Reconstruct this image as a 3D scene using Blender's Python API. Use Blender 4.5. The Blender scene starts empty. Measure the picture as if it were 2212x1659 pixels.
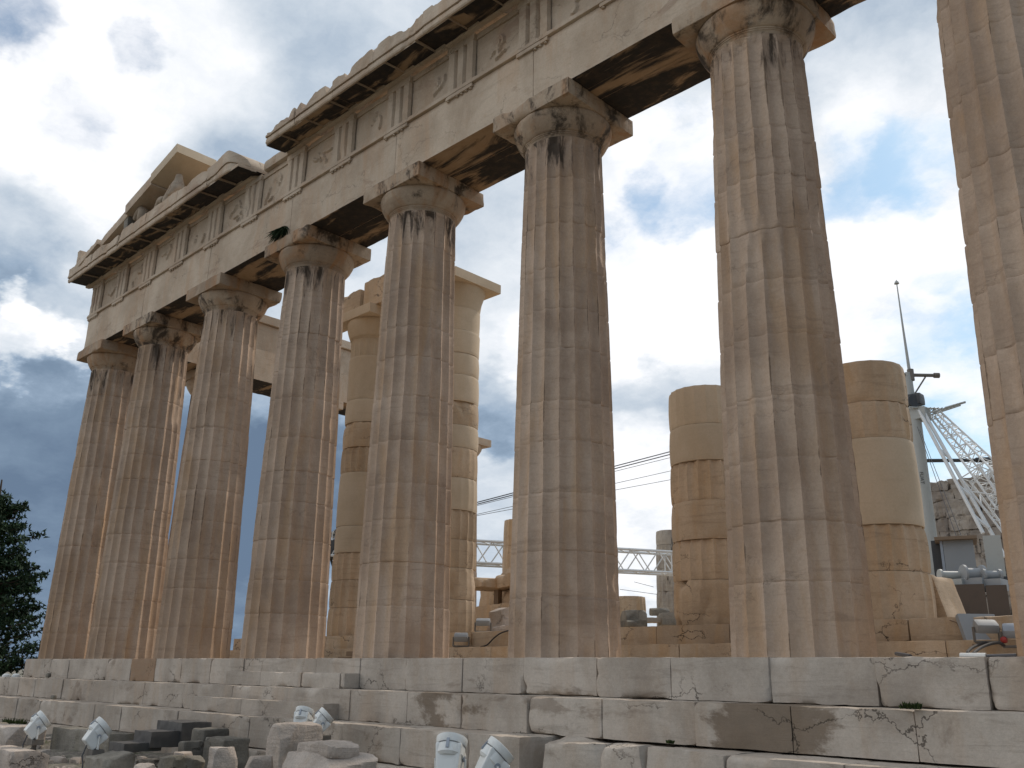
import bpy, math, random
import numpy as np
from mathutils import Vector, Matrix
R=math.radians
SC=bpy.context.scene
COL=SC.collection
# ------------------------------------------------------------------ camera
CAM=np.array([16.887,-10.992,-0.269]); YAW,PITCH,ROLL,FOC=.775120,.309535,.015511,.889382
def cam_axes():
    f=np.array([-math.sin(YAW)*math.cos(PITCH),math.cos(YAW)*math.cos(PITCH),math.sin(PITCH)])
    r=np.array([math.cos(YAW),math.sin(YAW),0.]); u=np.cross(r,f)
    return math.cos(ROLL)*r+math.sin(ROLL)*u,-math.sin(ROLL)*r+math.cos(ROLL)*u,f
cr,cu,cf=cam_axes()
cd=bpy.data.cameras.new('camera'); cam=bpy.data.objects.new('camera',cd); COL.objects.link(cam)
cd.sensor_width=36; cd.lens=36*FOC; cd.clip_start=.1; cd.clip_end=5000
m=Matrix.Identity(4)
for i in range(3):
    m[i][0],m[i][1],m[i][2],m[i][3]=cr[i],cu[i],-cf[i],CAM[i]
cam.matrix_world=m; SC.camera=cam
def ray(x,y):            # measuring aid: photo pixel (2212 wide) to a unit direction, used to survey positions
    d=cf+cr*(x-1106)/(FOC*2212)-cu*(y-829.5)/(FOC*2212)
    return d/np.linalg.norm(d)
# ------------------------------------------------------------------ light
SUN_EL=R(47); SUN_AZ=R(5)       # the sun stands west, a little north: towards +Y, slightly +X
sdir=np.array([math.sin(SUN_AZ)*math.cos(SUN_EL),math.cos(SUN_AZ)*math.cos(SUN_EL),math.sin(SUN_EL)])
sl=bpy.data.lights.new('sun','SUN'); sun=bpy.data.objects.new('sun',sl); COL.objects.link(sun)
sl.energy=2.0; sl.angle=R(2.0); sl.color=(1,.90,.78)
sun.rotation_euler=Vector(sdir).to_track_quat('Z','Y').to_euler()
SC.view_settings.view_transform='Standard'; SC.view_settings.look='None'
SC.view_settings.exposure=0; SC.view_settings.gamma=1
SC.cycles.max_bounces=6
W=bpy.data.worlds.new('World'); SC.world=W; W.use_nodes=True

class NG:                # small node-graph helper
    def __init__(s,nt): s.nt=nt; nt.nodes.clear()
    def n(s,typ,**kw):
        nd=s.nt.nodes.new(typ)
        for k,v in kw.items(): setattr(nd,k,v)
        return nd
    def set(s,sock,v):
        if hasattr(v,'node') or isinstance(v,bpy.types.NodeSocket): s.nt.links.new(v,sock)
        else:
            if isinstance(v,(tuple,list)) and len(v)==3 and sock.type=='RGBA': v=(*v,1)
            sock.default_value=v
    def math(s,op,a,b=0.,c=0.,clamp=False):
        nd=s.n('ShaderNodeMath',operation=op,use_clamp=clamp)
        for i,v in enumerate((a,b,c)):
            s.set(nd.inputs[i],v)
        return nd.outputs[0]
    def vmath(s,op,a,b=(0,0,0)):
        nd=s.n('ShaderNodeVectorMath',operation=op); s.set(nd.inputs[0],a); s.set(nd.inputs[1],b)
        return nd.outputs['Value'] if op in('DOT_PRODUCT','LENGTH') else nd.outputs[0]
    def ramp(s,v,a,b,lo=0.,hi=1.,smooth=True):
        nd=s.n('ShaderNodeMapRange',interpolation_type='SMOOTHSTEP' if smooth else 'LINEAR')
        s.set(nd.inputs['Value'],v); s.set(nd.inputs['From Min'],a); s.set(nd.inputs['From Max'],b)
        s.set(nd.inputs['To Min'],lo); s.set(nd.inputs['To Max'],hi); return nd.outputs[0]
    def noise(s,vec,scale,detail=4,rough=.55,dist=0.,col=False):
        nd=s.n('ShaderNodeTexNoise'); s.set(nd.inputs['Vector'],vec)
        nd.inputs['Scale'].default_value=scale; nd.inputs['Detail'].default_value=detail
        nd.inputs['Roughness'].default_value=rough; nd.inputs['Distortion'].default_value=dist
        return nd.outputs[1] if col else nd.outputs[0]
    def mix(s,f,a,b,mode='MIX'):
        nd=s.n('ShaderNodeMix',data_type='RGBA',blend_type=mode)
        s.set(nd.inputs[0],f); s.set(nd.inputs[6],a); s.set(nd.inputs[7],b); return nd.outputs[2]
    def mapping(s,vec,scale=(1,1,1),rot=(0,0,0),loc=(0,0,0)):
        nd=s.n('ShaderNodeMapping'); s.set(nd.inputs['Vector'],vec)
        nd.inputs['Scale'].default_value=scale; nd.inputs['Rotation'].default_value=rot; nd.inputs['Location'].default_value=loc
        return nd.outputs[0]

g=NG(W.node_tree)
out=g.n('ShaderNodeOutputWorld'); tc=g.n('ShaderNodeTexCoord').outputs['Generated']
sky=g.n('ShaderNodeTexSky',sky_type='NISHITA'); sky.sun_disc=False
sky.sun_elevation=SUN_EL; sky.sun_rotation=SUN_AZ; sky.air_density=1.0; sky.dust_density=1.2
bg1=g.n('ShaderNodeBackground'); g.set(bg1.inputs[0],g.mix(1.,sky.outputs[0],(.80,1.0,1.02),'MULTIPLY')); bg1.inputs[1].default_value=.125
# clouds: layers of noise on the directions of the sky, in-frame banks at their bearings, two broad unseen ones added to side-light the flutes
sep=g.n('ShaderNodeSeparateXYZ'); g.set(sep.inputs[0],tc)
zz=g.math('ABSOLUTE',sep.outputs[2])
den=g.math('ADD',zz,.35)
cmb=g.n('ShaderNodeCombineXYZ'); g.set(cmb.inputs[0],g.math('DIVIDE',sep.outputs[0],den)); g.set(cmb.inputs[1],g.math('DIVIDE',sep.outputs[1],den)); cmb.inputs[2].default_value=.3
uv=cmb.outputs[0]
w1=g.vmath('SUBTRACT',g.noise(uv,2.6,5,.6,col=True),(.5,.5,.5)); 
w2=g.vmath('SUBTRACT',g.noise(uv,9,5,.62,col=True),(.5,.5,.5))
sc1=g.n('ShaderNodeVectorMath',operation='SCALE'); g.set(sc1.inputs[0],w1); sc1.inputs['Scale'].default_value=.17
sc2=g.n('ShaderNodeVectorMath',operation='SCALE'); g.set(sc2.inputs[0],w2); sc2.inputs['Scale'].default_value=.085
wd=g.vmath('NORMALIZE',g.vmath('ADD',g.vmath('ADD',tc,sc1.outputs[0]),sc2.outputs[0]))
def blobs(items,start):
    acc=start
    for x,y,rad,soft,amt in items:
        d=ray(x,y) if not isinstance(x,tuple) else np.array(x)/np.linalg.norm(x); a0=rad/1967.; a1=min((rad*soft)/1967.,2.6)
        f=g.ramp(g.vmath('DOT_PRODUCT',wd,tuple(float(v) for v in d)),math.cos(a1),math.cos(a0),0.,amt)
        acc=g.math('ADD',acc,f)
    return acc
fb=g.noise(g.vmath('ADD',uv,sc1.outputs[0]),3.2,7,.58)
fine=g.noise(g.vmath('ADD',uv,sc2.outputs[0]),8,10,.66)
HOLES=[(20,5,40,3.4,.50),(318,92,30,2.8,.42),(205,240,40,3.,.22),(1500,345,50,3.2,.42),(1345,450,50,3.0,.40),(1890,350,45,3.6,.40),(2030,300,40,3.2,.36),(1860,400,30,3,.2),(1560,430,40,3,.2),(2080,850,70,4.2,.44),(2000,980,50,3.,.25),(2080,560,30,2.5,.2)]
BRIGHT=[((-1.,-.75,.55),0,700,2.6,.47),(50,270,120,2.8,.20),(110,430,110,2.8,.16),(200,130,110,2.8,.12),(640,30,120,2.8,.12),(420,150,70,2.8,.14),(40,380,110,2.8,.08),(330,600,120,2.6,.08),(45,712,34,2.8,.50),(60,650,20,2.4,.22),(160,745,22,2.6,.28),(120,690,40,2.4,.16),(1430,560,150,2.4,.20),(1200,720,160,2.2,.16),(1850,520,220,2.0,.24),(1700,700,260,1.9,.16),(1500,260,70,2.6,.18),(1960,190,80,2.4,.24),(830,580,60,2.2,.16),(1390,1120,110,2.,.28),(1360,1010,60,2,.14),(1900,900,100,2.,.16),(1080,720,80,2.4,.14)]
DARK=[((1.,-.55,.35),0,700,2.6,-.29),(20,980,130,4.8,-.33),(200,1300,120,5.0,-.24),(520,1200,110,3.6,-.24),(660,1050,70,3.2,-.18),(1055,900,50,2.8,-.40),(1390,925,55,2.6,-.24),(90,570,35,4.0,-.20),(20,540,30,4,-.14),(640,1050,90,2.2,-.18),(1830,130,110,2.6,-.24),(1010,740,50,2.4,-.10),(1490,150,60,2.6,-.14),(570,250,150,2.2,-.12),(720,330,130,2.2,-.08),(1930,740,50,2.5,-.10),(1080,620,40,2.5,-.14),(420,450,120,2.2,-.05),(1290,500,40,2.5,-.10)]
mask=g.math('ADD',g.math('MULTIPLY',g.math('SUBTRACT',fb,.5),1.05),.98)
mask=g.math('ADD',mask,g.math('MULTIPLY',g.math('SUBTRACT',fine,.5),.60))
holes=blobs([(a,b,c,d,-e) for a,b,c,d,e in HOLES],mask)
mk=g.ramp(holes,.22,.80)
br=g.math('ADD',g.math('MULTIPLY',g.math('SUBTRACT',fb,.5),.66),.675)
br=g.math('ADD',br,g.math('MULTIPLY',g.math('SUBTRACT',fine,.5),.46))
br=blobs(BRIGHT+DARK,br)
cr_=g.n('ShaderNodeValToRGB'); g.set(cr_.inputs[0],br)
el=cr_.color_ramp.elements
el[0].position=0.05; el[0].color=(.145,.21,.31,1)
el[1].position=1.0; el[1].color=(1.04,1.05,1.08,1)
for p_,c_ in [(.25,(.205,.285,.395)),(.42,(.34,.44,.57)),(.60,(.56,.64,.735)),(.82,(.80,.85,.91))]:
    e=el.new(p_); e.color=(*c_,1)
bg2=g.n('ShaderNodeBackground'); g.set(bg2.inputs[0],cr_.outputs[0]); bg2.inputs[1].default_value=1.0
mx=g.n('ShaderNodeMixShader'); g.set(mx.inputs[0],mk); g.set(mx.inputs[1],bg1.outputs[0]); g.set(mx.inputs[2],bg2.outputs[0])
g.set(out.inputs[0],mx.outputs[0])
# ------------------------------------------------------------------ numpy helpers
def _h(i,j,k,seed):
    n=(i*374761393+j*668265263+k*1274126177+seed*974634777)&0xffffffff
    n=((n^(n>>13))*1274126177)&0xffffffff
    return ((n^(n>>16))&0xffff)/32767.5-1
def vn(P,s,seed=0):
    P=np.asarray(P,float)*s; I=np.floor(P).astype(np.int64); F=P-I; F=F*F*(3-2*F); r=0
    for a in (0,1):
        for b in (0,1):
            for c in (0,1):
                w=(F[:,0] if a else 1-F[:,0])*(F[:,1] if b else 1-F[:,1])*(F[:,2] if c else 1-F[:,2])
                r=r+w*_h(I[:,0]+a,I[:,1]+b,I[:,2]+c,seed)
    return r
def fbm(P,s,seed=0,o=4):
    r=0;a=1.;t=0
    for i in range(o): r=r+a*vn(P,s*2**i,seed+i*17); t+=a; a*=.5
    return r/t
class MB:                # gathers shapes that make ONE mesh
    def __init__(s): s.V=[];s.F=[];s.T=[];s.M=[];s.n=0
    def add(s,V,F,tone=.5,patch=0.,mi=0,soot=0.):
        V=np.asarray(V,float); k=len(V); s.V.append(V)
        s.F+= [tuple(int(i)+s.n for i in f) for f in F]; s.M+=[mi]*len(F)
        t=np.zeros((k,4)); t[:,0]=tone; t[:,1]=patch; t[:,2]=soot; t[:,3]=1; s.T.append(t); s.n+=k; return s
    def build(s,name,mat,parent=None,loc=None,ang=38,origin=None):
        V=np.concatenate(s.V); o0=np.zeros(3) if origin is None else np.array(origin,float)
        me=bpy.data.meshes.new(name); me.from_pydata((V-o0).tolist(),[],s.F)
        for mm in (mat if isinstance(mat,(list,tuple)) else [mat]): me.materials.append(mm)
        if any(s.M): me.polygons.foreach_set('material_index',s.M)
        a=me.color_attributes.new('tone','FLOAT_COLOR','POINT'); a.data.foreach_set('color',np.concatenate(s.T).ravel())
        if ang: me.shade_smooth(); me.set_sharp_from_angle(angle=R(ang))
        me.update(); ob=bpy.data.objects.new(name,me); COL.objects.link(ob); ob.location=o0
        if parent is not None:
            ob.parent=parent; ob.location=Vector(o0)-parent.location if not parent.parent else Vector(o0)-parent.location-parent.parent.location
        return ob
def tag(o,label=None,cat=None,group=None,kind=None):
    if label:
        o['label']=label
        if not kind: o['kind']='thing'
    if cat:o['category']=cat
    if group:o['group']=group
    if kind:o['kind']=kind
    return o
def thing(name,label,cat,loc=(0,0,0),group=None):
    o=bpy.data.objects.new(name,None); COL.objects.link(o); o.location=loc; o.empty_display_size=.3
    return tag(o,label,cat,group)
def rot(V,c,rz=0,rx=0,ry=0):
    M=np.array(Matrix.Rotation(rz,3,'Z')@Matrix.Rotation(ry,3,'Y')@Matrix.Rotation(rx,3,'X'))
    return (np.asarray(V)-c)@M.T+c
def gridbox(c,h,res):
    """closed box surface on a regular grid, vertices merged"""
    c=np.array(c,float);h=np.array(h,float)
    n=[max(1,int(math.ceil(2*h[i]/res))) for i in range(3)]
    idx={};V=[];F=[]
    def vid(i,j,k):
        key=(i,j,k)
        if key not in idx: idx[key]=len(V); V.append(key)
        return idx[key]
    a,b,d=n
    for i in range(a):
        for j in range(b):
            F.append((vid(i,j,0),vid(i,j+1,0),vid(i+1,j+1,0),vid(i+1,j,0)))
            F.append((vid(i,j,d),vid(i+1,j,d),vid(i+1,j+1,d),vid(i,j+1,d)))
    for i in range(a):
        for k in range(d):
            F.append((vid(i,0,k),vid(i+1,0,k),vid(i+1,0,k+1),vid(i,0,k+1)))
            F.append((vid(i,b,k),vid(i,b,k+1),vid(i+1,b,k+1),vid(i+1,b,k)))
    for j in range(b):
        for k in range(d):
            F.append((vid(0,j,k),vid(0,j,k+1),vid(0,j+1,k+1),vid(0,j+1,k)))
            F.append((vid(a,j,k),vid(a,j+1,k),vid(a,j+1,k+1),vid(a,j,k+1)))
    V=np.array(V,float)/np.array(n)*2-1
    return V*h,F,c,h
def rbox(c,h,res=.12,r0=.012,r1=.05,amp=.008,seed=0,fs=2.2,big=0.,bigs=.7,rz=0,rx=0,ry=0,flatbottom=False):
    """worn stone block: edges rounded by a noisy radius, faces slightly uneven, chips"""
    V,F,c,h=gridbox(c,h,res)
    P=V+c
    n1=fbm(P,fs,seed,4); r=r0+r1*np.clip(n1*2.2-.25,0,1)
    r=np.minimum(r,h.min()*.9)[:,None]
    q=np.clip(V,-(h-r),(h-r)); d=V-q; L=np.linalg.norm(d,axis=1,keepdims=True)
    far=L>1e-9; nv=np.where(far,d/np.maximum(L,1e-9),0)
    V2=np.where(far,q+nv*np.minimum(r,L),V)
    out_=V/np.maximum(np.abs(V).max(1,keepdims=True),1e-6); out_=V/h; out_=out_/np.linalg.norm(out_,axis=1,keepdims=True)
    fn=np.where(np.abs(np.abs(V)-h)<1e-6,np.sign(V),0); fn=fn/np.maximum(np.linalg.norm(fn,axis=1,keepdims=True),1e-6)
    V2=V2+fn*(amp*fbm(P,3.5,seed+5,4))[:,None]
    if big: V2=V2+np.stack([fbm(P,bigs,seed+31+i,3) for i in range(3)],1)*big
    V2=V2+c
    if rz or rx or ry: V2=rot(V2,c,rz,rx,ry)
    return V2,F
def crag(V,c,h,seed,n=9,lo=.62,hi=.98):
    """fracture a stone along random planes"""
    rr=np.random.RandomState(seed); c=np.array(c,float); h=np.array(h,float); D=(V-c)/h
    for i in range(n):
        nn=rr.normal(size=3); nn[2]=abs(nn[2])*.8+.05; nn/=np.linalg.norm(nn); sup=np.abs(nn).sum(); d=sup*rr.uniform(lo,hi)
        k=np.maximum(0,D@nn-d); D=D-k[:,None]*nn
    return c+D*h
def sbox(x0,x1,y0,y1,z0,z1):
    V=[(x,y,z) for z in (z0,z1) for y in (y0,y1) for x in (x0,x1)]
    return np.array(V,float),[(0,2,3,1),(4,5,7,6),(0,1,5,4),(2,6,7,3),(0,4,6,2),(1,3,7,5)]
def tube(pts,r,n=6,caps=True):
    pts=[np.array(p,float) for p in pts]; V=[];F=[]
    up=None
    for i,p in enumerate(pts):
        a=pts[max(i-1,0)]; b=pts[min(i+1,len(pts)-1)]; t=(b-a)/np.linalg.norm(b-a)
        if up is None:
            up=np.cross(t,[0,0,1.]) 
            if np.linalg.norm(up)<1e-3: up=np.cross(t,[1.,0,0])
        up=up-t*(up@t); up/=np.linalg.norm(up); s=np.cross(t,up)
        rr=r[i] if isinstance(r,(list,tuple)) else r
        for k in range(n):
            a_=2*math.pi*k/n; V.append(p+rr*(math.cos(a_)*up+math.sin(a_)*s))
    for i in range(len(pts)-1):
        for k in range(n):
            F.append((i*n+k,i*n+(k+1)%n,(i+1)*n+(k+1)%n,(i+1)*n+k))
    if caps: F.append(tuple(range(n))[::-1]); F.append(tuple((len(pts)-1)*n+k for k in range(n)))
    return np.array(V),F
def lathe(prof,n=48,c=(0,0)):
    V=[];F=[]
    for r,z in prof:
        for k in range(n):
            a=2*math.pi*k/n; V.append((c[0]+r*math.cos(a),c[1]+r*math.sin(a),z))
    for i in range(len(prof)-1):
        for k in range(n): F.append((i*n+k,i*n+(k+1)%n,(i+1)*n+(k+1)%n,(i+1)*n+k))
    F.append(tuple(range(n))[::-1]); F.append(tuple((len(prof)-1)*n+k for k in range(n)))
    return np.array(V,float),F
# ------------------------------------------------------------------ materials
def mat_new(name):
    mt=bpy.data.materials.new(name); mt.use_nodes=True; gg=NG(mt.node_tree)
    o=gg.n('ShaderNodeOutputMaterial'); b=gg.n('ShaderNodeBsdfPrincipled'); gg.set(o.inputs[0],b.outputs[0])
    return mt,gg,b
def marble(name,light,dark,warm,warmamt=.5,vein=.35,crack=.5,crust=0.,crustz=None,rough=.78,bump=.35,grain=1.,streak=1.,patchcol=(.21,.12,.055),veinrot=.18,stain=0.,staincol=(.11,.07,.035),scl=1.,crustscale=(3.0,3.0,.55),objvar=0.):
    mt,q,b=mat_new(name)
    geo=q.n('ShaderNodeNewGeometry'); P=geo.outputs['Position']
    at=q.n('ShaderNodeAttribute',attribute_name='tone'); asep=q.n('ShaderNodeSeparateColor'); q.set(asep.inputs[0],at.outputs['Color'])
    oi=q.n('ShaderNodeObjectInfo').outputs['Random']
    P2=P
    n1=q.noise(q.mapping(P,(1,1,.7)),.75*scl,6,.6,.4)
    n2=q.noise(q.mapping(P,(2.2,2.2,.38),loc=(3,7,1)),.9*scl,5,.6,.6)
    n3=q.noise(q.mapping(P,(1,1,1),loc=(11,2,5)),5.5*scl,6,.65)
    base=q.mix(q.ramp(n1,.34,.66),dark,light)
    base=q.mix(q.math('MULTIPLY',q.ramp(n2,.46,.70),warmamt),base,warm)
    # foliation of the marble: thin, nearly level, slightly inclined lines
    fv=q.mapping(P,(.55,.55,5.5),rot=(veinrot,-veinrot*.6,0))
    v=q.noise(fv,1.6*scl,7,.66,.8)
    vl=q.math('MULTIPLY',q.ramp(v,.52,.70),vein)
    base=q.mix(vl,base,q.mix(.5,dark,(dark[0]*.45,dark[1]*.42,dark[2]*.40)))
    # mottling
    base=q.mix(q.math('MULTIPLY',q.ramp(n3,.50,.74),.42),base,q.mix(.5,dark,warm))
    lt=q.ramp(q.noise(q.mapping(P,loc=(5,5,9)),2.3*scl,6,.62,.3),.52,.72)
    base=q.mix(q.math('MULTIPLY',lt,.38),base,light)
    gr=q.noise(P,70,3,.7); gg2=q.noise(P,24,4,.7)
    sp=q.math('ADD',q.math('MULTIPLY',q.math('SUBTRACT',gr,.5),.35*grain),q.math('ADD',q.math('MULTIPLY',q.math('SUBTRACT',gg2,.5),.38*grain),1.0))
    tn=q.math('ADD',q.math('MULTIPLY',q.math('SUBTRACT',asep.outputs[0],.5),.55),q.math('ADD',q.math('MULTIPLY',q.math('SUBTRACT',oi,.5),.10),1.0))
    sp=q.math('MULTIPLY',sp,tn)
    cc=q.n('ShaderNodeCombineColor'); 
    for i in range(3): q.set(cc.inputs[i],sp)
    base=q.mix(1.,base,cc.outputs[0],'MULTIPLY')
    # iron-brown patina where the attribute says so, ragged brown stains, and painted dark lines on the column arrises
    base=q.mix(q.math('MULTIPLY',asep.outputs[1],q.ramp(n3,.28,.5,.75,1.)),base,q.mix(n3,patchcol,(patchcol[0]*1.7,patchcol[1]*1.8,patchcol[2]*2.2)))
    if stain:
        sn=q.noise(q.mapping(P,(.42,.42,1.),loc=(2.3,0,4.1)),1.05,9,.66,.5)
        base=q.mix(q.math('MULTIPLY',q.ramp(sn,.585-.03*stain,.66-.03*stain),.55),base,staincol)
    sn2=q.noise(q.mapping(P,(.8,.8,1.3),loc=(2.3,0,4.1)),1.05,10,.7,.3)
    base=q.mix(q.math('MULTIPLY',q.ramp(q.math('ADD',sn2,q.math('MULTIPLY',asep.outputs[2],.5)),.76,.86),.78),base,q.mix(n3,(.10,.068,.042),(.20,.145,.095)))
    # cracks
    h=None
    if crack:
        wv=q.vmath('SUBTRACT',q.noise(P,2.2,5,.65,col=True),(.5,.5,.5)); ws=q.n('ShaderNodeVectorMath',operation='SCALE'); q.set(ws.inputs[0],wv); ws.inputs['Scale'].default_value=.85
        vo=q.n('ShaderNodeTexVoronoi',feature='DISTANCE_TO_EDGE'); q.set(vo.inputs['Vector'],q.vmath('ADD',q.mapping(P,(.8,.8,1.5)),ws.outputs[0])); vo.inputs['Scale'].default_value=.85*scl
        cm=q.math('MULTIPLY',q.ramp(vo.outputs['Distance'],.014,.003),q.ramp(q.noise(q.mapping(P,loc=(9,1,3)),.9,3,.5),.50,.62))
        h=cm; base=q.mix(q.math('MULTIPLY',cm,crack),base,(.035,.027,.02))
    if crust:
        z=q.n('ShaderNodeSeparateXYZ'); q.set(z.inputs[0],P)
        cn=q.noise(q.mapping(P,crustscale,loc=(1,3,0)),1.25,9,.68,.4)
        k=cn
        if objvar: k=q.math('ADD',k,q.math('MULTIPLY',q.math('SUBTRACT',oi,.5),objvar))
        if crustz: k=q.math('ADD',cn,q.ramp(z.outputs[2],crustz[0],crustz[1],-.3,.07))
        ck=q.math('MULTIPLY',q.ramp(k,.585-.06*crust,.735-.06*crust),.9)
        base=q.mix(ck,base,q.mix(n3,(.014,.011,.009),(.055,.038,.024)))
    q.set(b.inputs['Base Color'],base); b.inputs['Roughness'].default_value=rough
    b.inputs['Specular IOR Level'].default_value=.25
    bn=q.noise(P,14,8,.7); bh=q.math('ADD',q.math('MULTIPLY',bn,.7),q.math('MULTIPLY',v,.6))
    if h is not None: bh=q.math('SUBTRACT',bh,h)
    bp=q.n('ShaderNodeBump'); bp.inputs['Strength'].default_value=bump; bp.inputs['Distance'].default_value=.03
    q.set(bp.inputs['Height'],bh); q.set(b.inputs['Normal'],bp.outputs[0])
    return mt
M_COL=marble('column_marble',(.515,.392,.295),(.36,.26,.188),(.45,.285,.158),.6,.42,.16,crust=.85,objvar=.14,crustz=(7.2,9.5))
M_CAP=marble('capital_marble',(.46,.36,.262),(.29,.21,.143),(.36,.185,.08),.75,.25,.35,crust=1.2,objvar=.10,crustscale=(1.7,1.7,1.1))
M_ENT=marble('entablature_marble',(.555,.452,.345),(.405,.315,.23),(.46,.295,.18),.45,.22,.35,stain=.25,staincol=(.30,.20,.14))
M_SOF=marble('soffit_marble',(.36,.25,.15),(.24,.16,.09),(.30,.16,.06),.6,.2,.3,crust=0)
M_STEP=marble('step_marble',(.515,.452,.382),(.35,.298,.245),(.43,.325,.235),.45,.45,.75,crust=0.,stain=.15,veinrot=.3,staincol=(.20,.15,.11))
M_WARM=marble('warm_old_marble',(.54,.41,.285),(.40,.295,.195),(.49,.315,.165),.7,.5,.8)
M_NEW=marble('new_marble',(.56,.45,.325),(.48,.38,.265),(.53,.40,.26),.5,.18,0,bump=.12,grain=.6)
M_FAR=marble('far_marble',(.40,.35,.29),(.24,.20,.165),(.33,.24,.15),.4,.4,.6,crust=.6)
M_FARW=marble('ruin_marble',(.34,.30,.255),(.19,.16,.135),(.28,.21,.14),.4,.5,.8,crust=1.0,bump=.8)
M_GREYST=marble('grey_stone',(.27,.245,.205),(.11,.10,.083),(.20,.17,.115),.5,.2,.4,bump=.8,grain=1.8)
M_ROCK=marble('rubble_stone',(.54,.465,.40),(.35,.30,.255),(.46,.355,.265),.4,.35,.6,bump=1.,grain=1.9)
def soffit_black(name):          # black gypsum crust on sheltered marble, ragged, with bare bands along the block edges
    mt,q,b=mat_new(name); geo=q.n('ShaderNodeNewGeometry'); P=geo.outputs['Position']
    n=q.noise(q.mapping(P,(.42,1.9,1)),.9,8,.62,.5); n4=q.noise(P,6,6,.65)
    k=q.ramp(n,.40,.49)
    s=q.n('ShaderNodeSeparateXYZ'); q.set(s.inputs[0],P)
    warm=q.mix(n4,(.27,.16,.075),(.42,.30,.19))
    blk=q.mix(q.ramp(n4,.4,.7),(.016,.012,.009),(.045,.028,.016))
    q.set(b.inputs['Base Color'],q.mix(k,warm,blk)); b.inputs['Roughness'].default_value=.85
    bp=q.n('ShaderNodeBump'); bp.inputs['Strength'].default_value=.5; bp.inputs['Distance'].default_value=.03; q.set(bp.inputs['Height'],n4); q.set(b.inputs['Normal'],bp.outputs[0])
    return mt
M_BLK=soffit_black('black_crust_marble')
def paint(name,c,rough=.5,metal=0.,var=.25,dirt=(.12,.10,.08),bump=.05,sc=3.):
    mt,q,b=mat_new(name); P=q.n('ShaderNodeNewGeometry').outputs['Position']
    n=q.noise(P,sc,6,.62); n2=q.noise(q.mapping(P,(1,1,.25)),sc*2.2,5,.6)
    base=q.mix(q.math('MULTIPLY',q.ramp(n,.48,.8),var),c,dirt); base=q.mix(q.math('MULTIPLY',q.ramp(n2,.56,.8),var*.8),base,dirt)
    q.set(b.inputs['Base Color'],base); b.inputs['Roughness'].default_value=rough; b.inputs['Metallic'].default_value=metal
    bp=q.n('ShaderNodeBump'); bp.inputs['Strength'].default_value=bump; q.set(bp.inputs['Height'],n); q.set(b.inputs['Normal'],bp.outputs[0])
    return mt
M_LAMP=paint('lamp_enamel',(.74,.75,.72),.5,0,.30,(.33,.29,.24),.08,5.)
M_BAND=paint('dark_gasket',(.16,.16,.155),.6)
M_CLIP=paint('grey_clip',(.30,.33,.37),.4,.4)
M_IRON=paint('rusty_bracket',(.16,.145,.125),.7,.2,.5,(.10,.06,.03))
M_GLASS=paint('lamp_glass',(.10,.12,.13),.08)
M_CRANE=paint('crane_white_paint',(.66,.67,.66),.5,0,.3,(.30,.25,.20))
M_MAST=paint('crane_grey_paint',(.36,.37,.35),.5,0,.25,(.25,.22,.18))
M_DARK=paint('dark_steel',(.05,.052,.055),.5,.3,.4)
M_BALLAST=paint('ballast_brown',(.085,.062,.046),.75,0,.5,(.05,.04,.03))
M_HUT=paint('hut_panel',(.27,.28,.285),.6,0,.35,(.28,.27,.25))
M_WOOD=paint('weathered_wood',(.20,.14,.09),.8,0,.4,(.07,.05,.03))
M_CABLE=paint('cable_rubber',(.07,.07,.075),.6)
M_HOSE=paint('grey_conduit',(.035,.03,.027),.8)
M_SCHIST=paint('dark_slab',(.072,.068,.064),.62,0,.4,(.16,.15,.13),.3,6)
M_RED=paint('red_cap',(.35,.03,.025),.45)
M_BARK=paint('bark',(.07,.05,.035),.9,0,.5,(.02,.015,.01),.4)
def foliage(name,a,b_):
    mt,q,b=mat_new(name); P=q.n('ShaderNodeNewGeometry').outputs['Position']
    at=q.n('ShaderNodeAttribute',attribute_name='tone'); s=q.n('ShaderNodeSeparateColor'); q.set(s.inputs[0],at.outputs['Color'])
    k=q.math('ADD',q.math('MULTIPLY',q.noise(P,.9,4,.6),.6),q.math('MULTIPLY',s.outputs[0],.4))
    q.set(b.inputs['Base Color'],q.mix(q.ramp(k,.3,.75),a,b_)); b.inputs['Roughness'].default_value=.7
    b.inputs['Specular IOR Level'].default_value=.2
    return mt
M_LEAF=foliage('cypress_leaf',(.011,.026,.013),(.045,.08,.034))
M_WEED=foliage('weed_leaf',(.025,.04,.012),(.08,.10,.03))
M_PLANT=foliage('caper_leaf',(.012,.025,.012),(.04,.06,.025))
def ground_mat():
    mt,q,b=mat_new('ground_earth'); P=q.n('ShaderNodeNewGeometry').outputs['Position']
    n=q.noise(P,.8,8,.65,.3); n2=q.noise(P,7,8,.7); n3=q.noise(P,30,4,.7)
    c=q.mix(q.ramp(n2,.35,.7),(.13,.115,.095),(.33,.29,.24)); c=q.mix(q.ramp(n,.47,.62),c,(.075,.085,.035))
    c=q.mix(q.math('MULTIPLY',q.ramp(n3,.5,.75),.5),c,(.06,.055,.05))
    q.set(b.inputs['Base Color'],c); b.inputs['Roughness'].default_value=.95
    bp=q.n('ShaderNodeBump'); bp.inputs['Strength'].default_value=.9; bp.inputs['Distance'].default_value=.08; q.set(bp.inputs['Height'],n2); q.set(b.inputs['Normal'],bp.outputs[0])
    return mt
M_GROUND=ground_mat()
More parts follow.
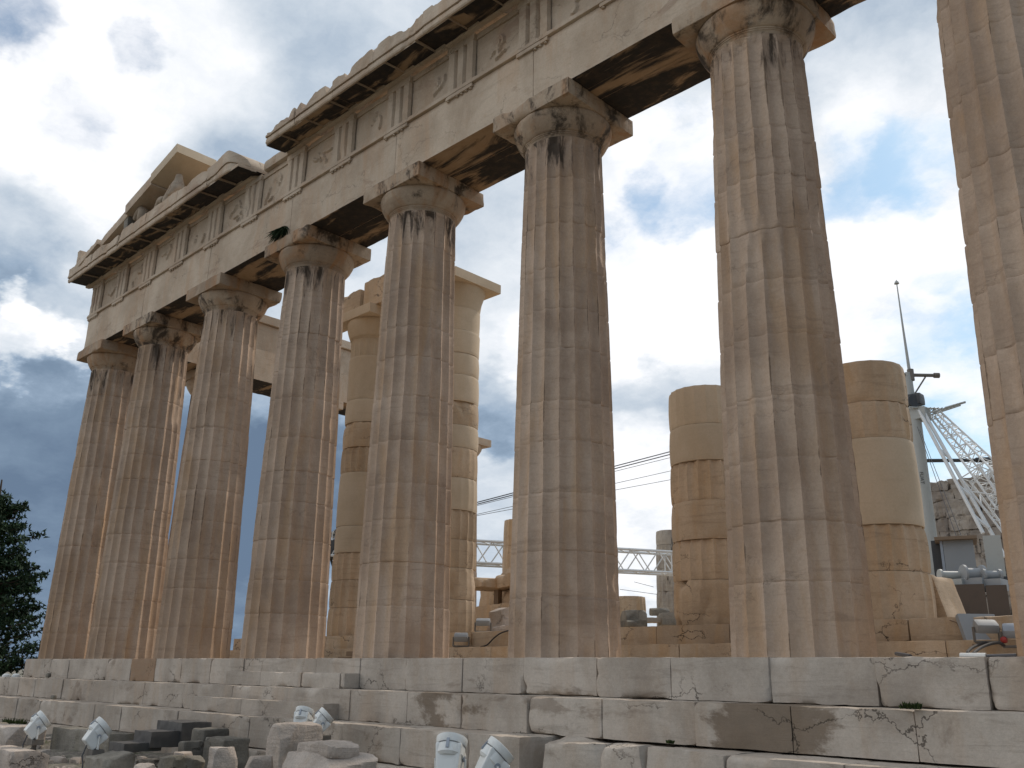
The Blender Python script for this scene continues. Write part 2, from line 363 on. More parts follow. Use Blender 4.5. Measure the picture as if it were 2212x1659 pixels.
# ------------------------------------------------------------------ ground
def ground():
    def axis(lo,hi,step,ext):
        core=np.arange(lo,hi+1e-6,step); 
        return np.concatenate([[-ext,-300,-90],core,[90+0*hi if hi<90 else hi+10,300,ext]])
    xs=axis(-34,26,.4,1500); ys=axis(-20,6,.4,1500)
    X,Yy=np.meshgrid(xs,ys,indexing='ij'); P=np.stack([X.ravel(),Yy.ravel(),0*X.ravel()],1)
    z=-1.93+.16*np.clip((-P[:,0]-2)/8,0,1)+.10*fbm(P,.6,3,5)+.05*fbm(P,2.5,9,3)
    z=np.where(np.abs(P[:,0])>80,-2.6,z); P[:,2]=z
    n=len(ys); F=[(i*n+j,(i+1)*n+j,(i+1)*n+j+1,i*n+j+1) for i in range(len(xs)-1) for j in range(n-1)]
    tag(MB().add(P,F).build('ground',M_GROUND,ang=60),kind='structure')
ground()
GZ=-1.93
# ------------------------------------------------------------------ stepped platform
plat=thing('stepped_platform','long grey marble stepped base of three courses under the columns','platform',(0,0,0))
def course(xs,yf,z0,z1,depth,seed,gaps=(),patches=(),stains=(),offs=None,parent=plat,name='step',brk=None):
    rnd=random.Random(seed); mb=MB()
    for i in range(len(xs)-1):
        a,b=xs[i],xs[i+1]
        if b-a<.05: continue
        dy=rnd.choice([-.003,0,.003,.018,-.014]); g_=rnd.choice([.001,.0015,.002,.003,.009])
        if offs and i in offs: dy+=offs[i]
        V,F=rbox(((a+b)/2,yf+dy+depth/2,(z0+z1)/2+rnd.uniform(-.004,.004)),((b-a)/2-g_,depth/2,(z1-z0)/2),.06,.010,.12,.013,seed*31+i,2.3)
        if brk and i in brk: V=brk[i](V)
        nn_=fbm(V,1.3,seed+91,4); st=sum(am*np.exp(-(((V[:,0]-xc)/w_)**4)) for xc,w_,am in stains) if stains else 0*nn_
        mb.add(V,F,rnd.uniform(.43,.58),.8 if i in patches else 0.,0,np.clip(st+.12*nn_*(st>.05),0,1))
    return mb.build(name,M_STEP,parent)
J1=[-15.44,-14.4,-13.25,-11.89,-9.22,-7.72,-6.3,-4.94,-3.53,-2.05,-.57,.73,2.18,3.54,5.06,6.47,7.96,9.28,10.78,12.15,13.37,14.3,15.44]
J2=[-16.14,-13.6,-12.28,-10.3,-8.6,-6.9,-5.28,-3.3,-1.2,.9,2.9,4.48,5.79,7.23,8.6,10.09,11.4,12.82,14.5,16.14]
course(J1,0,-.552,0,1.1,3,patches=(5,))
course(J2,-.7,-1.068,-.554,1.0,5,stains=((5.5,1.1,.58),(11.15,1.05,.70)))
J3=[-16.84,-14.9,-13.,-11.4,-9.75,-8,-6.23,-4.8,-3.47,-2.06,-.6,.78,2.3,3.7,5.19,6.7,7.75]
course(J3,-1.4,-1.60,-1.070,1.0,7,stains=((4.3,.7,.5),))
def crop_rock(sd,amt):
    def f(V):
        V=V+np.stack([fbm(V,1.6,sd+i,5)*amt*.7 for i in range(3)],1); c=(V.max(0)+V.min(0))/2; h=(V.max(0)-V.min(0))/2
        return crag(V,c,h,sd,int(60*amt),.72)
    return f
course([8.0,9.05,9.75,10.9,12.3,13.9,15.4,16.84],-1.36,-1.62,-1.09,.95,9,offs={0:.08,1:.02,2:.0},brk={0:crop_rock(3,.13),1:crop_rock(8,.10),2:crop_rock(5,.05)})
# lower foundation course, mostly buried
course([-17.2,-14,-11,-8.5,-6,-3.5,-1,1.5,4,6.5,9,11.5,14,17],-1.62,-2.2,-1.612,1.2,11,name='foundation_course')
course([-2.15,-.75,.75,2.05,2.2],-.35,-.552,-.275,.345,13,name='half_step')
course([-2.25,-.2,2.6],-1.05,-1.068,-.79,.345,15,name='half_step')
V,F=sbox(-15.4,15.4,1.09,69.5,-.6,-.012); MB().add(V,F).build('floor',M_STEP,plat)
V,F=sbox(-15.4,15.4,.3,69.5,-2.2,-.62); MB().add(V,F).build('core',M_STEP,plat)
# ------------------------------------------------------------------ columns
def shaft_mesh(cx,cy,z0,z1,rb,rt,seed,joints,seg=8,nfl=20,dz=.085,depth=.082,wear=1.,phase=0.):
    zs=[z0]
    for j in joints: zs+=[j-.022,j-.0045,j+.0045,j+.022]
    z=z0+dz
    while z<z1-.02:
        if min([abs(z-j) for j in joints]+[9])>.05: zs.append(z)
        z+=dz
    zs=sorted(set(zs+[z1])); zs=np.array(zs); n=nfl*seg
    th=np.arange(n)/n*2*math.pi+phase; t=(np.arange(n)%seg)/seg; u=2*t-1      # u=-1 on the arris
    Z,T=np.meshgrid(zs,th,indexing='ij'); U=np.broadcast_to(u,Z.shape)
    k=(Z-z0)/(10.43-z0 if z1>9 else z1-z0+1e-6); kk=np.clip(k,0,1)
    Rr=rb+(rt-rb)*kk+.017*np.sin(math.pi*kk)
    fl=depth*(Rr/rb)*(1-U*U)
    bot=np.clip((Z-z0)/1.2,0,1); fl=fl*(.8+.2*bot)
    end=np.clip((z1-Z)/.10,0,1) if z1>9.4 else 1.
    if z1>9.4: fl=fl*np.sqrt(np.clip(end+(1-end)*(U*U),0,1)*np.clip(end,0,1))
    r=Rr-fl
    drum=np.searchsorted(np.array(joints),Z.ravel()).reshape(Z.shape)
    rng=np.random.RandomState(seed); do=rng.uniform(-.003,.003,len(joints)+1); dr=rng.uniform(-.004,.004,len(joints)+1); dx=rng.uniform(-.006,.006,(len(joints)+1,2))
    P=np.stack([(Rr*np.cos(T)).ravel()+cx,(Rr*np.sin(T)).ravel()+cy,Z.ravel()],1)
    nz=fbm(P*[1,1,.55],1.5,seed,5).reshape(Z.shape); n2=fbm(P*[1,1,.7],5.,seed+3,3).reshape(Z.shape)
    # worn arrises: never prouder than a noisy inner radius
    cut=wear*(.0015+.075*np.clip(nz*2.6-.86,0,1)+.014*np.clip(n2*1.3-.1,0,1))
    r=np.minimum(r,Rr-cut)
    r=r+do[drum]+.0022*n2
    # open joints with spalled lips
    dj=np.min(np.abs(Z[...,None]-np.array(joints)),-1) if joints else 9+0*Z
    lip=fbm(P*[1,1,.2],3.,seed+9,3).reshape(Z.shape)
    r=r-np.where(dj<.012,.007+.024*np.clip(lip*1.8-.4,0,1),0)-np.where((dj>.012)&(dj<.05),.035*np.clip(lip*2-.8,0,1),0)
    if not joints and z1<9.5:
        de=np.minimum(Z-z0,z1-Z); sp=fbm(P*[1,1,.5],1.9,seed+33,4).reshape(Z.shape)
        r=r-np.clip(1-de/.16,0,1)**.7*.13*max(0.,wear-.45)*np.clip(sp*3-.8,0,1)-np.where(de<.012,.010,0)
    T2=T+dr[drum]
    X=cx+dx[drum,0]+r*np.cos(T2); Yv=cy+dx[drum,1]+r*np.sin(T2)
    V=np.stack([X.ravel(),Yv.ravel(),Z.ravel()],1)
    F=[(i*n+k_,i*n+(k_+1)%n,(i+1)*n+(k_+1)%n,(i+1)*n+k_) for i in range(len(zs)-1) for k_ in range(n)]
    m_=len(zs); F.append(tuple((m_-1)*n+k_ for k_ in range(n)))
    tone=np.clip(.5+rng.uniform(-.09,.09,len(joints)+1),0,1)[drum].ravel()
    shaft_mesh.ex=None
    ar=np.abs(np.abs(U)-1.)<1e-6
    gn=fbm(P*[1,1,.35],2.2,seed+21,4).reshape(Z.shape)
    soot=np.where(ar,.44+.25*np.clip(gn*2,-.6,1)+.15*np.clip((Z-6)/4,0,1),0.)+.10*np.clip(gn*2-.3,0,1)  # grime streaks plus flute shade painted as dark lines along the arrises
    shaft_mesh.soot=np.clip(soot,0,1).ravel(); shaft_mesh.P=P; shaft_mesh.T=T.ravel(); shaft_mesh.U=U.ravel()
    return V,F,tone
def mkjoints(z0,z1,n,seed,jit=.12):
    rnd=random.Random(seed); h=(z1-z0)/n
    return [z0+h*(i+1)+rnd.uniform(-jit,jit) for i in range(n-1)]
AX=[-14.42,-10.74,-6.444,-2.148,2.148,6.444,10.74,14.42]; YC=1.02
def capital(c,cx,cy,z0,ztop,rn,re,ha,ab,seed,mat,mata=None,chips=.07,amp=.012):
    prof=[(rn*.99,z0),(rn*1.0,z0+.02),(rn*1.015,z0+.06),(rn*1.03,z0+.065),(rn*1.03,z0+.085),(rn*1.05,z0+.09),(rn*1.055,z0+.112),(rn*1.08,z0+.118)]
    h=ztop-ab-z0-.118; r0=rn*1.08
    for i in range(1,15):
        t=i/14; prof.append((r0+(re-r0)*(1-(1-t)**1.75) if t<.86 else re-.02*((t-.86)/.14)**2,z0+.118+h*t))
    prof[-1]=(prof[-1][0],ztop-ab+.003)
    V,F=lathe(prof,120,(cx,cy)); d=V-[cx,cy,0]; L=np.linalg.norm(d[:,:2],axis=1,keepdims=True)
    nz=fbm(V,1.6,seed,4); cut=np.clip(nz*2-.8,0,1)*chips*.8+.006*fbm(V,6,seed+1,3)
    V[:,:2]-=d[:,:2]/L*cut[:,None]
    MB().add(V,F,.5).build('echinus',mat,c,ang=50)
    V,F=rbox((cx,cy,ztop-ab/2),(ha,ha,ab/2-.002),.07,.012,chips*2.2,amp,seed+7,1.5)
    MB().add(V,F,.5).build('abacus',mata or mat,c,ang=45)
colnames=['leftmost column of the front row, at the corner beside the dark tree',
 'second column from the left in the front row, its top blackened',
 'third column from the left, black streaks running down its upper drums',
 'fourth column from the left in the front row, under the plant on the beam',
 'fifth column from the left, orange-stained capital, overlapping the pale restored columns behind',
 'sixth column from the left, standing right of the pale bracketed column behind',
 'seventh column from the left, widest fully in view, brown strip down one flute',
 'rightmost fluted column of the front row, cut off by the right edge']
for k,x in enumerate(AX):
    rb=.972 if k in(0,7) else .955; rt=.76 if k in(0,7) else .742
    c=thing('fluted_column','weathered '+colnames[k],'column',(x,YC,0),'fluted columns of the front row')
    js=mkjoints(0,9.5,11,100+k)
    if k==6: js=[.95,1.75,2.62,3.5,4.42,5.28,6.1,7.0,7.85,8.7]
    V,F,t=shaft_mesh(x,YC,0,9.56,rb,rt,40+k,js,seg=9 if k>3 else 7,dz=.07 if k>4 else .10,wear=1.0+.25*(k in(5,6)))
    so=shaft_mesh.soot.copy(); zz_=V[:,2]; nz_=fbm(V*[1,1,.5],.9,77+k,4)
    warm=np.clip((5.5-k)/5,0,1)*np.clip(1.1-zz_/7.,0,1)*np.clip(.42+nz_*.9,0,1)*.62
    if k==6:
        fl_=np.mod(shaft_mesh.T,2*math.pi); vis=(fl_>math.radians(225))&(fl_<math.radians(243))&(zz_>4.4)&(zz_<7.4); warm=np.where(vis,.55*np.clip(1-abs(zz_-6)/1.5,0,1),warm)
        so+=.42*np.exp(-((zz_-3.1)/.55)**2)*np.exp(-((V[:,0]-10.95)/.5)**2)
    if k==2: so+=.5*np.clip((zz_-6.8)/2.5,0,1)*np.exp(-((V[:,0]+6.25)/.35)**2)*np.clip(.6+nz_*1.5,0,1)
    MB().add(V,F,t,warm,0,so).build('shaft',M_COL,c,ang=28)
    capital(c,x,YC,9.565,10.43,rt*1.0,.985,1.0 if k not in(0,7) else 1.03,.345,200+k,M_CAP,chips=.06)
# ------------------------------------------------------------------ entablature
ent=thing('entablature','long weathered marble entablature carried by the front columns, triglyphs and broken cornice','entablature',(0,0,10.43))
rnd=random.Random(5)
YF=.13; YB=1.90
bx=[-15.30]+AX[1:7]+[15.30]
for i in range(7):
    a,b=bx[i],bx[i+1]
    mb=MB()
    V,F=rbox(((a+b)/2,YF+.44,11.055),((b-a)/2-.004,.44,.622),.13,.012,.05,.008,60+i,1.6); mb.add(V,F,rnd.uniform(.42,.62))
    V,F=rbox(((a+b)/2,1.455,11.055),((b-a)/2-.004,.44,.622),.13,.02,.16,.010,80+i,1.3); mb.add(V,F,rnd.uniform(.35,.6))
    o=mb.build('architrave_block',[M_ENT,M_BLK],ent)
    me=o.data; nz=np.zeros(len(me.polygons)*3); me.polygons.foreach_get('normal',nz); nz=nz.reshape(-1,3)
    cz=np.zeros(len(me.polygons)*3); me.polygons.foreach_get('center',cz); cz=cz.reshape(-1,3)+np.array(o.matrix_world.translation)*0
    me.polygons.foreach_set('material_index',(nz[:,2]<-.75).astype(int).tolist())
V=None
def strip(name,x0,x1,y0,y1,z0,z1,seed,parent,mat=M_ENT,r1=.03,res=.08,tone=.5,fs=3.):
    V,F=rbox(((x0+x1)/2,(y0+y1)/2,(z0+z1)/2),((x1-x0)/2,(y1-y0)/2,(z1-z0)/2),res,.006,r1,.004,seed,fs)
    return MB().add(V,F,tone).build(name,mat,parent)
strip('taenia',-15.37,15.37,YF-.07,YF+.3,11.68,11.775,4,ent,r1=.05)
tri=[]
for k in range(8):
    tri.append(AX[k] if 0<k<7 else math.copysign(15.30-.42,AX[k]))
tx=[]
for a,b in zip(tri[:-1],tri[1:]): tx+=[a,(a+b)/2]
tx.append(tri[-1]); TW=.845
gut=MB()
for i,x in enumerate(tx):
    # regula with its row of worn drops
    mb=MB(); V,F=rbox((x,YF-.015,11.635),(TW/2,.045,.043),.06,.005,.03,.004,300+i,4); mb.add(V,F,.48)
    for j in range(6):
        if rnd.random()<.82:
            gx=x-TW/2+TW*(j+.5)/6; V,F=lathe([(.038,11.545+rnd.uniform(0,.02)),(.03,11.594)],8,(gx,YF-.018)); mb.add(V,F,.45)
    mb.build('regula',M_ENT,ent)
    # triglyph: three bars between two V channels, plain cap band
    mb=MB(); w=TW; y0=YF-.03
    prof=[(-.5,.07),(-.455,0.),(-.235,0.),(-.165,.085),(-.095,0.),(.095,0.),(.165,.085),(.235,0.),(.455,0.),(.5,.07)]
    zs=np.linspace(11.776,12.79,13); Vt=[]
    for z in zs:
        for (pu,pd) in prof: Vt.append((x+pu*w,y0+pd,z))
    n=len(prof); Ft=[(a*n+b,a*n+b+1,(a+1)*n+b+1,(a+1)*n+b) for a in range(len(zs)-1) for b in range(n-1)]
    Vt=np.array(Vt); Vt+= .010*np.stack([fbm(Vt,4,500+i*3+q_,3) for q_ in range(3)],1)
    Vt[:,1]+=.05*np.clip(fbm(Vt,1.8,520+i,3)*2-.7,0,1)
    mb.add(Vt,Ft,.5)
    V,F=rbox((x,y0+.14,12.865),(w/2+.005,.15,.083),.07,.006,.03,.004,540+i,3); mb.add(V,F,.5)
    V,F=sbox(x-w/2+.02,x+w/2-.02,y0+.09,y0+.8,11.776,12.78); mb.add(V,F,.5)
    mb.build('triglyph',M_ENT,ent,ang=30)
for i in range(len(tx)-1):
    a,b=tx[i]+TW/2,tx[i+1]-TW/2; seed=700+i; yb=YF+.07
    xs=np.linspace(a-.01,b+.01,46); zs=np.linspace(11.776,12.80,40); X,Z=np.meshgrid(xs,zs,indexing='ij')
    P=np.stack([X.ravel(),0*X.ravel(),Z.ravel()],1); u=(P[:,0]-(a+b)/2)/((b-a)/2); v=(P[:,2]-12.29)/.51
    # ghosts of a carved figure, hacked off long ago
    r2=random.Random(seed); rel=0*u
    for q_ in range(r2.choice([2,3,4])):
        cx_,cz_=r2.uniform(-.55,.55),r2.uniform(-.5,.35); an=r2.uniform(-.9,.9)+math.pi/2*(r2.random()<.65); ln=r2.uniform(.25,.6); wd_=r2.uniform(.05,.12)
        du,dv=u-cx_,v-cz_; s_=du*math.cos(an)+dv*math.sin(an); t_=-du*math.sin(an)+dv*math.cos(an)+.12*np.sin(s_*5+q_)
        rel=np.maximum(rel,np.exp(-(t_/wd_)**2)*np.clip(1.2-(s_/ln)**2,0,1))
    rel=rel*(.75+.6*np.clip(fbm(P,5,seed,4)*2,-1,1)); rel=np.clip((rel-.32)/.22,0,1); rel=rel*rel*(3-2*rel)
    y=yb-.055*rel-.014*fbm(P,2.5,seed+1,4)+.03*np.clip(fbm(P,1.5,seed+2,4)*2-.9,0,1)
    P[:,1]=y; n=len(zs); F=[(p*n+q_,(p+1)*n+q_,(p+1)*n+q_+1,p*n+q_+1) for p in range(len(xs)-1) for q_ in range(n-1)]
    so=np.clip(np.abs(np.gradient(rel.reshape(46,40),axis=0)).ravel()*1.6+np.abs(np.gradient(rel.reshape(46,40),axis=1)).ravel()*1.6,0,.35)  # darker along the edges of the carved relief
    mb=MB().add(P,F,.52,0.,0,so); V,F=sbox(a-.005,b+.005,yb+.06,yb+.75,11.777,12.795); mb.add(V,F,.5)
    V,F=rbox(((a+b)/2,yb+.03,12.87),((b-a)/2-.006,.07,.068),.08,.006,.04,.004,seed+5,3); mb.add(V,F,.52)
    mb.build('metope',M_ENT,ent,ang=35)
V,F=sbox(-15.2,15.2,.95,1.86,11.70,12.90); V=V; MB().add(V,F,.45).build('backing_course',M_ENT,ent)
# cornice: worn blocks with a corona, a drip slot and mutules below
def cornice_piece(x0,x1,seed,topwear=.25,lend=.0,rend=.0,roundr=0.,name='cornice_block',mat=M_ENT,top=13.50):
    prof=[(.10,12.955),(-.02,12.955),(-.03,13.03),(-.60,12.985),(-.60,12.935),(-.64,12.93),(-.66,12.965),(-.66,13.075),(-.625,13.085),(-.625,13.105),(-.685,13.112),(-.69,13.16),(-.69,13.22),(-.69,13.30),(-.69,13.37),(-.69,13.43),(-.69,top-.0),(-.60,top),(-.45,top),(-.2,top),(.1,top),(.5,top),(1.1,top)]
    nx=max(6,int((x1-x0)/.055)); xs=np.linspace(x0,x1,nx); V=[];n=len(prof)
    for x in xs:
        for y,z in prof: V.append((x,y,z))
    V=np.array(V); idx=np.tile(np.arange(n),nx)
    nzv=fbm(V*[1,1,.0]+[0,0,seed],1.3,seed,5); blk=vn(np.stack([np.floor(V[:,0]/.9+seed*.37),0*V[:,0]+.5,0*V[:,0]+.5],1),1.0,seed)
    b2=vn(np.stack([np.floor(V[:,0]/.23+seed*.7)+.5,0*V[:,0]+.5,0*V[:,0]+seed+.5],1),1.,seed+6); w=topwear*np.clip(.25+nzv*.7+.35*blk+.40*b2,0,1.2)
    fr=np.mod(V[:,0]/1.07+seed*.31,1.); rb_=vn(np.stack([np.floor(V[:,0]/1.07+seed*.31)+.5,0*fr+.5,0*fr+seed+.5],1),1.,seed+2)
    w=w+topwear*1.0*np.clip(.35+rb_,0,1)*(1-fr)**1.5
    front=np.clip((.2-V[:,1])/.7,0,1)
    hi=(V[:,2]>13.2)
    V[:,2]=np.where(hi,V[:,2]-w*front*np.clip((V[:,2]-13.14)/.36,0,1),V[:,2])
    V[:,1]=np.where(hi,V[:,1]+.05*np.clip(nzv*2,0,1)*(V[:,1]<-.3),V[:,1])
    chip=np.clip(fbm(V,3.2,seed+4,4)*2-.35,0,1)
    V[:,1]+=np.where((V[:,1]<-.55),.045*chip,0); V[:,2]+=np.where((V[:,2]<13.0)&(V[:,1]<-.55),.05*chip,0)
    V+=.006*np.stack([fbm(V,5,seed+10+i,3) for i in range(3)],1)
    if roundr:
        t=np.clip((V[:,0]-(x1-roundr))/roundr,0,1); drop=(1-np.sqrt(np.clip(1-t*t,0,1)))
        V[:,2]=np.where(V[:,2]>13.05,13.05+(V[:,2]-13.05+.10*np.sin(np.clip((V[:,0]-(x1-2*roundr))/(2*roundr),0,1)*math.pi))*(1-.8*drop),V[:,2]); V[:,1]+=.45*t*t*(V[:,1]<0)
    F=[(i*n+j,(i+1)*n+j,(i+1)*n+j+1,i*n+j+1) for i in range(nx-1) for j in range(n-1)]
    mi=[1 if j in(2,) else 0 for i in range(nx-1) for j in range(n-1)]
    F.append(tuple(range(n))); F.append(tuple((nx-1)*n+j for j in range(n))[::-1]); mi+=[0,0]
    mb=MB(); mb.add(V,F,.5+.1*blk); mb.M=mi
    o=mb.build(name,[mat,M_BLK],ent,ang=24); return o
def mutule(x,w,seed):
    y0,y1=-.60,-.03; V,F=rbox((x,(y0+y1)/2,12.985),(w/2,(y1-y0)/2,.052),.10,.006,.05,.004,seed,2.5)
    V[:,2]+=(V[:,1]-y0)/(y1-y0)*.05-.012
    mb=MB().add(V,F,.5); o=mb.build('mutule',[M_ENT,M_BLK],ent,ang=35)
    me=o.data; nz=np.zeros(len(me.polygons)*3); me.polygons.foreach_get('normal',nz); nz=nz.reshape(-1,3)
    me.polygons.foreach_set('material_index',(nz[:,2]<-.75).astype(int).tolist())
xl=-15.72; 
edges=[xl,-13.7,-11.6,-9.5,-7.4,-5.6]
for i in range(len(edges)-1): cornice_piece(edges[i]+.004,edges[i+1]-.004,20+i,.10)
cornice_piece(-5.592,-3.95,31,.12,roundr=.55)
re_=[-2.45,-1.1,.55,2.15,3.9,5.6,7.3,9.2,11,13,15.72]
for i in range(len(re_)-1): cornice_piece(re_[i]+.004,re_[i+1]-.004,40+i,.26 if i not in(1,) else .34)
for i in range(2*len(tx)-1):
    x=tx[i//2] if i%2==0 else (tx[i//2]+tx[i//2+1])/2
    if -3.9<x<-2.3: continue
    mutule(x,.70,900+i)
# low broken stump where the cornice is lost
V,F=rbox((-3.1,.45,13.08),(.62,.42,.14),.07,.02,.14,.02,77,1.6); MB().add(V,F,.5).build('broken_block',M_ENT,ent)
# corner return of the cornice towards the flank
V,F=rbox((-15.46,6.2,13.2),(.24,5.6,.27),.2,.01,.05,.01,79,1.6); MB().add(V,F,.5).build('flank_cornice',M_ENT,ent)
# ------------------------------------------------------------------ pediment corner
ped=thing('pediment_corner','surviving left corner of the pediment, sloping cornice slab over a recess','pediment',(-15,0,13.5))
sl_=math.atan2(15.28-13.62,-7.86+14.9)
def raking(x0,x1,z0,z1,th,y0,y1,mat,seed,name,r1=.05,tone=.5):
    L=math.hypot(x1-x0,z1-z0); an=math.atan2(z1-z0,x1-x0); c=np.array([(x0+x1)/2+math.sin(an)*th/2,(y0+y1)/2,(z0+z1)/2-math.cos(an)*th/2])
    V,F=rbox(c,(L/2,(y1-y0)/2,th/2),.09,.01,r1,.008,seed,1.8); V=rot(V,c,0,0,-an); return MB().add(V,F,tone).build(name,mat,ped)
def zr(x): return 13.62+(x+14.9)*math.tan(sl_)
raking(-9.55,-7.86,zr(-9.55),zr(-7.86),.34,-.72,.62,M_NEW,1,'sloping_cornice_new_block',.0,.5)
raking(-11.35,-9.57,zr(-11.35)-.03,zr(-9.57)-.03,.36,-.69,.62,M_ENT,2,'sloping_cornice_block')
raking(-13.4,-11.37,zr(-13.4)-.1,zr(-11.37)-.1,.32,-.6,.6,M_ENT,3,'sloping_cornice_block',.1)
raking(-15.2,-13.42,zr(-15.2)-.08,zr(-13.42)-.05,.22,-.68,.6,M_ENT,4,'sloping_cornice_block',.1)
V=np.array([(-14.4,.50,13.45),(-8.25,.50,13.45),(-8.25,.50,zr(-8.25)-.36),(-14.4,.50,13.5),(-14.4,.95,13.45),(-8.25,.95,13.45),(-8.25,.95,zr(-8.25)-.36),(-14.4,.95,13.5)])
MB().add(V,[(0,1,2,3),(5,4,7,6),(1,5,6,2),(3,2,6,7),(0,3,7,4)],.55).build('tympanum',M_NEW,ped,ang=None)
V,F=rbox((-11.45,-.42,13.98),(.16,.14,.46),.06,.02,.05,.01,88,2,ry=-.22); MB().add(V,F,.35).build('prop_block',M_GREYST,ped)
V,F=rbox((-15.3,-.45,13.83),(.13,.14,.30),.05,.03,.10,.02,89,3); V[:,0]-=(V[:,2]-13.6)*.1
tag(MB().add(V,F,.55).build('lion_head_spout',M_ENT,origin=(-15.3,-.45,13.5)),'small worn upright stone on the far left tip of the cornice','carved stone')
V,F=rbox((-6.15,.35,13.95),(.30,.22,.50),.06,.05,.18,.02,92,2); V[:,0]+=(V[:,2]-13.5)*-.18; k_=np.clip((V[:,2]-13.5)/.95,0,1); V[:,0]=-6.15+(V[:,0]+6.15)*(1-.55*k_)
tag(MB().add(V,F,.6).build('upright_stone',M_NEW,origin=(-6.15,.35,13.5)),'pale pointed stone standing on the cornice right of the pediment slab','carved stone')
def skin(name,verts,edges,rad,mat,label,cat,parent=None,sub=2):
    me=bpy.data.meshes.new(name); me.from_pydata(verts,edges,[]); ob=bpy.data.objects.new(name,me); COL.objects.link(ob)
    md=ob.modifiers.new('skin','SKIN')
    for v,r_ in zip(me.skin_vertices[0].data,rad): v.radius=(r_,r_) if not isinstance(r_,tuple) else r_
    me.skin_vertices[0].data[0].use_root=True
    s=ob.modifiers.new('sub','SUBSURF'); s.levels=sub; s.render_levels=sub
    dg=bpy.context.evaluated_depsgraph_get(); ev=ob.evaluated_get(dg); m2=bpy.data.meshes.new_from_object(ev)
    bpy.data.objects.remove(ob); m2.materials.clear(); m2.materials.append(mat); m2.name=name
    for p_ in m2.polygons: p_.use_smooth=True
    o=bpy.data.objects.new(name,m2); COL.objects.link(o); tag(o,label,cat)
    return o
# reclining figure: raised torso with a battered head, hips on the ledge, one knee up
bx_,by_,bz_=-8.75,-.30,13.5
fig=skin('reclining_statue',[(bx_,by_,bz_+.20),(bx_+.28,by_,bz_+.42),(bx_+.42,by_-.02,bz_+.70),(bx_+.47,by_-.02,bz_+.86),(bx_+.50,by_-.05,bz_+1.03),
  (bx_-.45,by_-.10,bz_+.46),(bx_-.85,by_-.08,bz_+.14),(bx_-.45,by_+.12,bz_+.18),(bx_-1.0,by_+.12,bz_+.13),(bx_+.62,by_-.18,bz_+.42),(bx_+.50,by_-.30,bz_+.12),(bx_+.30,by_+.22,bz_+.50)],
  [(0,1),(1,2),(2,3),(3,4),(0,5),(5,6),(0,7),(7,8),(2,9),(9,10),(2,11)],[.21,.22,.24,.10,.15,.15,.09,.15,.09,.11,.08,.09],M_ENT,'reclining battered marble figure inside the pediment corner','statue')
hx,hy,hz=-10.55,-.35,13.5
skin('horse_head_statue',[(hx,hy,hz+.05),(hx+.05,hy,hz+.42),(hx-.10,hy-.02,hz+.66),(hx-.38,hy-.05,hz+.55),(hx-.52,hy-.06,hz+.36)],[(0,1),(1,2),(2,3),(3,4)],[(.26,.2),(.23,.18),.17,.13,.09],M_ENT,'broken marble horse head and neck low in the pediment corner','statue')
# ------------------------------------------------------------------ porch behind: platform and columns
porch=thing('porch_platform','two low warm-toned marble steps behind the front columns','platform',(0,4.5,0))
rnd=random.Random(12)
def row(xs,y0,y1,z0,z1,seed,mat,name,parent):
    mb=MB(); r_=random.Random(seed)
    for i in range(len(xs)-1):
        V,F=rbox(((xs[i]+xs[i+1])/2,(y0+y1)/2+r_.uniform(-.01,.01),(z0+z1)/2),((xs[i+1]-xs[i])/2-.004,(y1-y0)/2,(z1-z0)/2),.10,.012,.06,.012,seed*13+i,1.7)
        mb.add(V,F,r_.uniform(.3,.7),0.)
    return mb.build(name,mat,parent)
M_PSTEP=marble('porch_step_marble',(.50,.395,.285),(.36,.27,.185),(.44,.285,.15),.7,.4,.9)
row([-11.5,-9,-6.9,-4.5,-2.6,-.6,1.2,3.0,4.9,6.4,8.3,9.9,11.4,13.2],4.45,6.9,-.012,.36,3,M_PSTEP,'step',porch)
row([-11.2,-8,-6.,-3.9,-1.9,.1,2.2,4.1,5.6,7.3,9.1,10.7,12.9],4.85,6.9,.362,.735,5,M_PSTEP,'step',porch)
row([-10,-6,-2,2,6,10],6.9,30,.0,.73,6,M_PSTEP,'floor',porch)
YP=5.90
def drumcol(label,cx,cy,z0,spec,seed,cat='column',group=None,rb=.825,rt=.70,htot=9.4,name='ruined_column',res=.05):
    """spec: list of (z_top, material, fluted depth, wear)"""
    c=thing(name,label,cat,(cx,cy,z0),group); z=z0
    for i,(zt,mt,dp,wr) in enumerate(spec):
        r0=rb+(rt-rb)*(z-z0)/htot; r1=rb+(rt-rb)*(zt-z0)/htot
        V,F,t=shaft_mesh(cx,cy,z+.004,zt-.004,r0,r1,seed+i*3,[],seg=6 if dp>0 else 4,dz=res,depth=dp,wear=wr,phase=.1*i if dp==0 else 0.)
        n_=120 if dp>0 else 80
        F.insert(0,tuple(range(n_))[::-1])
        rr=random.Random(seed+i); 
        MB().add(V,F,rr.uniform(.36,.64)).build('drum',mt,c,ang=32); z=zt
    return c
O,N=M_WARM,M_NEW
XA,XB,XC,XD=-6.05,-2.05,6.33,9.93
cA=drumcol('restored porch column left of the fifth front column, pale upper drums over brown old ones',XA,YP,.735,[(1.55,O,.075,.8),(2.35,O,.075,.8),(3.15,O,.075,.8),(3.95,N,.0,.4),(5.6,N,.0,.3),(6.4,O,.07,1.),(7.2,O,.02,1.2),(7.95,N,.0,.6),(9.4,N,.0,.2),(9.95,N,.035,.3)],300)
